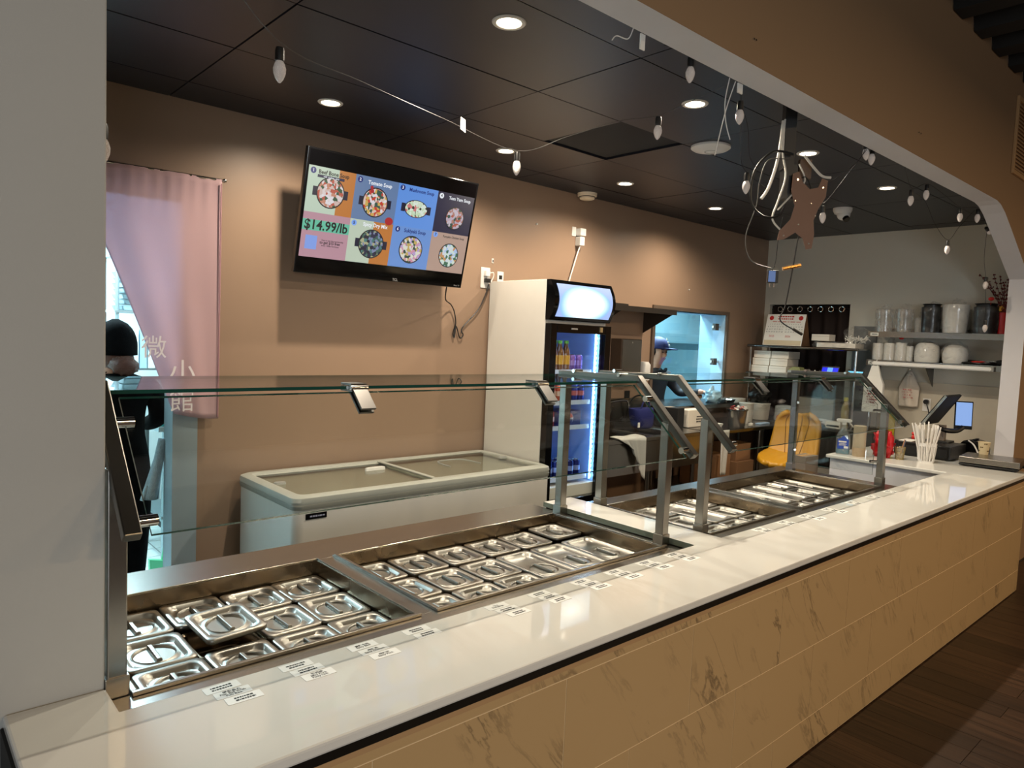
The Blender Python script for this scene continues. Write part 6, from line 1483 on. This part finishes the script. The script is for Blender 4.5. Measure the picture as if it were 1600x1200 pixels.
def hand(verts, edges, wrist, out, side, ln=.085, r=.0085):
    """palm + four fingers + thumb chains added to a skin skeleton"""
    out = Vector(out).normalized(); side = Vector(side).normalized(); up_ = out.cross(side).normalized()
    W_ = Vector(verts[wrist][:3])
    pc = W_+out*.05; verts.append((*pc, .028, .014)); ip = len(verts)-1; edges.append((wrist, ip))
    for k, (s_, l_) in enumerate([(-.030, .072), (-.010, .082), (.010, .078), (.030, .062)]):
        a = pc+out*.035+side*s_; verts.append((*a, r*1.05)); i0 = len(verts)-1; edges.append((ip, i0))
        m = a+out*l_*.5-up_*.006; verts.append((*m, r*.95)); edges.append((i0, len(verts)-1)); i1 = len(verts)-1
        e = a+out*l_-up_*.026; verts.append((*e, r*.8)); edges.append((i1, len(verts)-1))
    th0 = pc-side*.034-out*.01; verts.append((*th0, r*1.25)); i0 = len(verts)-1; edges.append((ip, i0))
    th1 = th0-side*.022+out*.035-up_*.008; verts.append((*th1, r)); edges.append((i0, len(verts)-1))
blackc = M('black_cotton', (.02, .02, .022), .95, 0, .3, 40, bump=.2, bscale=200, spec=.08)
blackp = M('black_trousers', (.03, .029, .031), .95, 0, .3, 30, bump=.2, bscale=120, spec=.08)
# worker in the doorway, seen from behind
pz = thing('person', 'person in black clothes and black cap with brown hair bun, in the doorway', 'person', (1.035, 4.52, 0))
V = [(0, 0, .96, .175, .125), (0, .0, 1.10, .165, .115), (0, -.01, 1.26, .175, .12), (0, -.01, 1.37, .15, .10), (0, .0, 1.44, .060, .06), (0, .02, 1.50, .06, .06), (0, .03, 1.585, .085, .098), (0, .03, 1.66, .078, .092),
     (.175, -.01, 1.36, .072), (.225, .0, 1.26, .066), (.235, .02, 1.17, .060), (.205, .15, 1.12, .046), (.16, .27, 1.12, .030),
     (-.175, -.01, 1.36, .072), (-.225, .0, 1.26, .066), (-.235, .02, 1.17, .060), (-.20, .15, 1.12, .046), (-.15, .27, 1.12, .030),
     (.095, 0, .86, .115), (.10, .01, .50, .085), (.10, .02, .30, .072), (.10, .03, .09, .05), (.10, -.08, .045, .04), (.10, -.16, .03, .03),
     (-.095, 0, .86, .115), (-.10, .01, .50, .085), (-.10, .02, .30, .072), (-.10, .03, .09, .05), (-.10, -.08, .045, .04), (-.10, -.16, .03, .03)]
V = [tuple(v) for v in V]
# feet point away from the camera
for i in (22, 23, 28, 29): v = V[i]; V[i] = (v[0], -v[1]+.05, *v[2:])
Ed = [(0, 1), (1, 2), (2, 3), (3, 4), (4, 5), (5, 6), (6, 7), (3, 8), (8, 9), (9, 10), (10, 11), (11, 12), (3, 13), (13, 14), (14, 15), (15, 16), (16, 17), (0, 18), (18, 19), (19, 20), (20, 21), (21, 22), (22, 23), (0, 24), (24, 25), (25, 26), (26, 27), (27, 28), (28, 29)]
hand(V, Ed, 12, (-.3, 1, -.1), (1, .3, 0)); hand(V, Ed, 17, (.3, 1, -.1), (-1, .3, 0))
figure('body', V, Ed, [blackc, skin, blackp], lambda c: 1 if (c.z > 1.445 or (c.y > .255 and c.z > 1.0)) else (2 if c.z < .84 else 0), pz)
b = MB(); L = []
for j in range(9):
    f = j/8; z = 1.545+.205*f; k = math.sqrt(max(.02, 1-(max(0, f-.25)/.75)**2)); L.append([Vector((.112*k*math.cos(a), .03+.125*k*math.sin(a), z)) for a in [2*math.pi*i/24 for i in range(24)]])
b.loops(L); b.build('cap', blackc, pz, ang=2)
hair = M('brown_hair', (.32, .16, .07), .5, 0, .5, 60, stretch=(1, 1, 8), bump=.6, bscale=90)
b = MB(); b.blob((.0, .0, 1.53), .088, .095, .075, .08, 4); b.build('hair', hair, pz, ang=2)
b = MB(); b.blob((.015, -.105, 1.488), .075, .06, .055, .15, 5); b.build('hair_bun', hair, pz, ang=2)
b = MB(); b.tube([(-.10, -.03, 1.40), (-.06, -.085, 1.41), (0, -.10, 1.41), (.06, -.085, 1.41), (.10, -.03, 1.40)], .028, 8, 4); b.build('hood', blackc, pz)
# worker behind the hatch
navy_c = M('navy_shirt', (.055, .06, .10), .8, 0, .2, 30, stretch=(12, 12, 1))
ps = thing('person', 'person in dark shirt and blue cap standing behind the kitchen hatch', 'person', (6.19, 4.60, 0)); ps.scale = (1.06, 1.06, 1.04)
V = [(0, 0, .92, .15, .11), (0, 0, 1.05, .14, .10), (0, 0, 1.22, .16, .105), (0, .0, 1.34, .155, .085), (0, -.005, 1.41, .055, .052), (.01, -.015, 1.47, .055, .058), (.015, -.02, 1.54, .070, .085), (.015, -.012, 1.62, .078, .095), (.015, -.005, 1.69, .068, .085),
     (.19, 0, 1.345, .072), (.265, -.05, 1.24, .058), (.28, -.12, 1.16, .048), (.30, -.26, 1.185, .036), (.315, -.35, 1.195, .027),
     (-.165, 0, 1.34, .062), (-.24, -.02, 1.22, .05), (-.25, -.05, 1.08, .046), (-.18, -.20, 1.02, .036), (-.12, -.29, 1.02, .027),
     (.09, 0, .84, .095), (.10, 0, .48, .066), (.10, .02, .09, .042), (.10, -.10, .04, .035),
     (-.09, 0, .84, .095), (-.10, 0, .48, .066), (-.10, .02, .09, .042), (-.10, -.10, .04, .035),
     (.018, -.115, 1.555, .012)]
Ed = [(0, 1), (1, 2), (2, 3), (3, 4), (4, 5), (5, 6), (6, 7), (7, 8), (3, 9), (9, 10), (10, 11), (11, 12), (12, 13), (3, 14), (14, 15), (15, 16), (16, 17), (17, 18), (0, 19), (19, 20), (20, 21), (21, 22), (0, 23), (23, 24), (24, 25), (25, 26), (6, 27)]
hand(V, Ed, 13, (.05, -1, -.15), (1, .1, 0)); hand(V, Ed, 18, (.2, -1, -.1), (-1, 0, 0))
figure('body', V, Ed, [navy_c, skin, blackp], lambda c: 1 if (c.z > 1.42 or (c.x > .28 and c.y < -.33) or (c.x < -.08 and c.y < -.27)) else (2 if c.z < .82 else 0), ps)
for sx in (-1, 1):
    MB().blob((.016+sx*.030, -.098, 1.582), .011, .007, .006, 0, 1, 10, 6).build('eye', ink, ps)
    MB().tube([(.016+sx*.016, -.102, 1.603), (.016+sx*.045, -.094, 1.604)], .004, 5).build('eyebrow', hair, ps)
    MB().blob((.015+sx*.083, -.01, 1.57), .012, .018, .03, .05, 2, 10, 8).build('ear', skin, ps)
MB().tube([(-.008, -.098, 1.515), (.016, -.104, 1.513), (.04, -.098, 1.515)], .005, 6).build('mouth', M('lips', (.52, .28, .25), .5), ps)
b = MB(); b.blob((.015, .02, 1.585), .088, .085, .07, .05, 3); b.build('hair', ink, ps, ang=2)
capb = M('royal_blue_cap', (.04, .07, .30), .7)
b = MB(); L = []
for j in range(9):
    f = j/8; z = 1.615+.125*f; k = math.sqrt(max(.02, 1-f**2.2)); L.append([Vector((.016+.102*k*math.cos(a), -.012+.115*k*math.sin(a), z)) for a in [2*math.pi*i/24 for i in range(24)]])
b.loops(L); cp = b.build('cap', capb, ps, ang=2)
b = MB(); b.grid(lambda u, v: (.016+.095*math.cos(math.pi*(1+u))*(1+.0*v)+.05*v, -.02+(.105+.085*v)*math.sin(math.pi*(1+u)), 1.622-.02*v*v+.012*math.cos(math.pi*(u-.5))*v), 20, 5); o = b.build('cap_brim', capb, cp, ang=2); sm = o.modifiers.new('thick', 'SOLIDIFY'); sm.thickness = .005
text('S\n o\n  x', .034, whitep, cp, mtx((.0, -.131, 1.684), (1, 0, 0), (0, .3, 1)), name='cap_emblem', ext=.003, bold=.002, align='LEFT')
b = MB(); b.prism([(-.06, 1.40), (-.01, 1.36), (0, 1.375), (.01, 1.36), (.06, 1.40), (.05, 1.425), (0, 1.395), (-.05, 1.425)], 'y', -.115, -.09); b.build('collar', navy_c, ps, bev=.004)
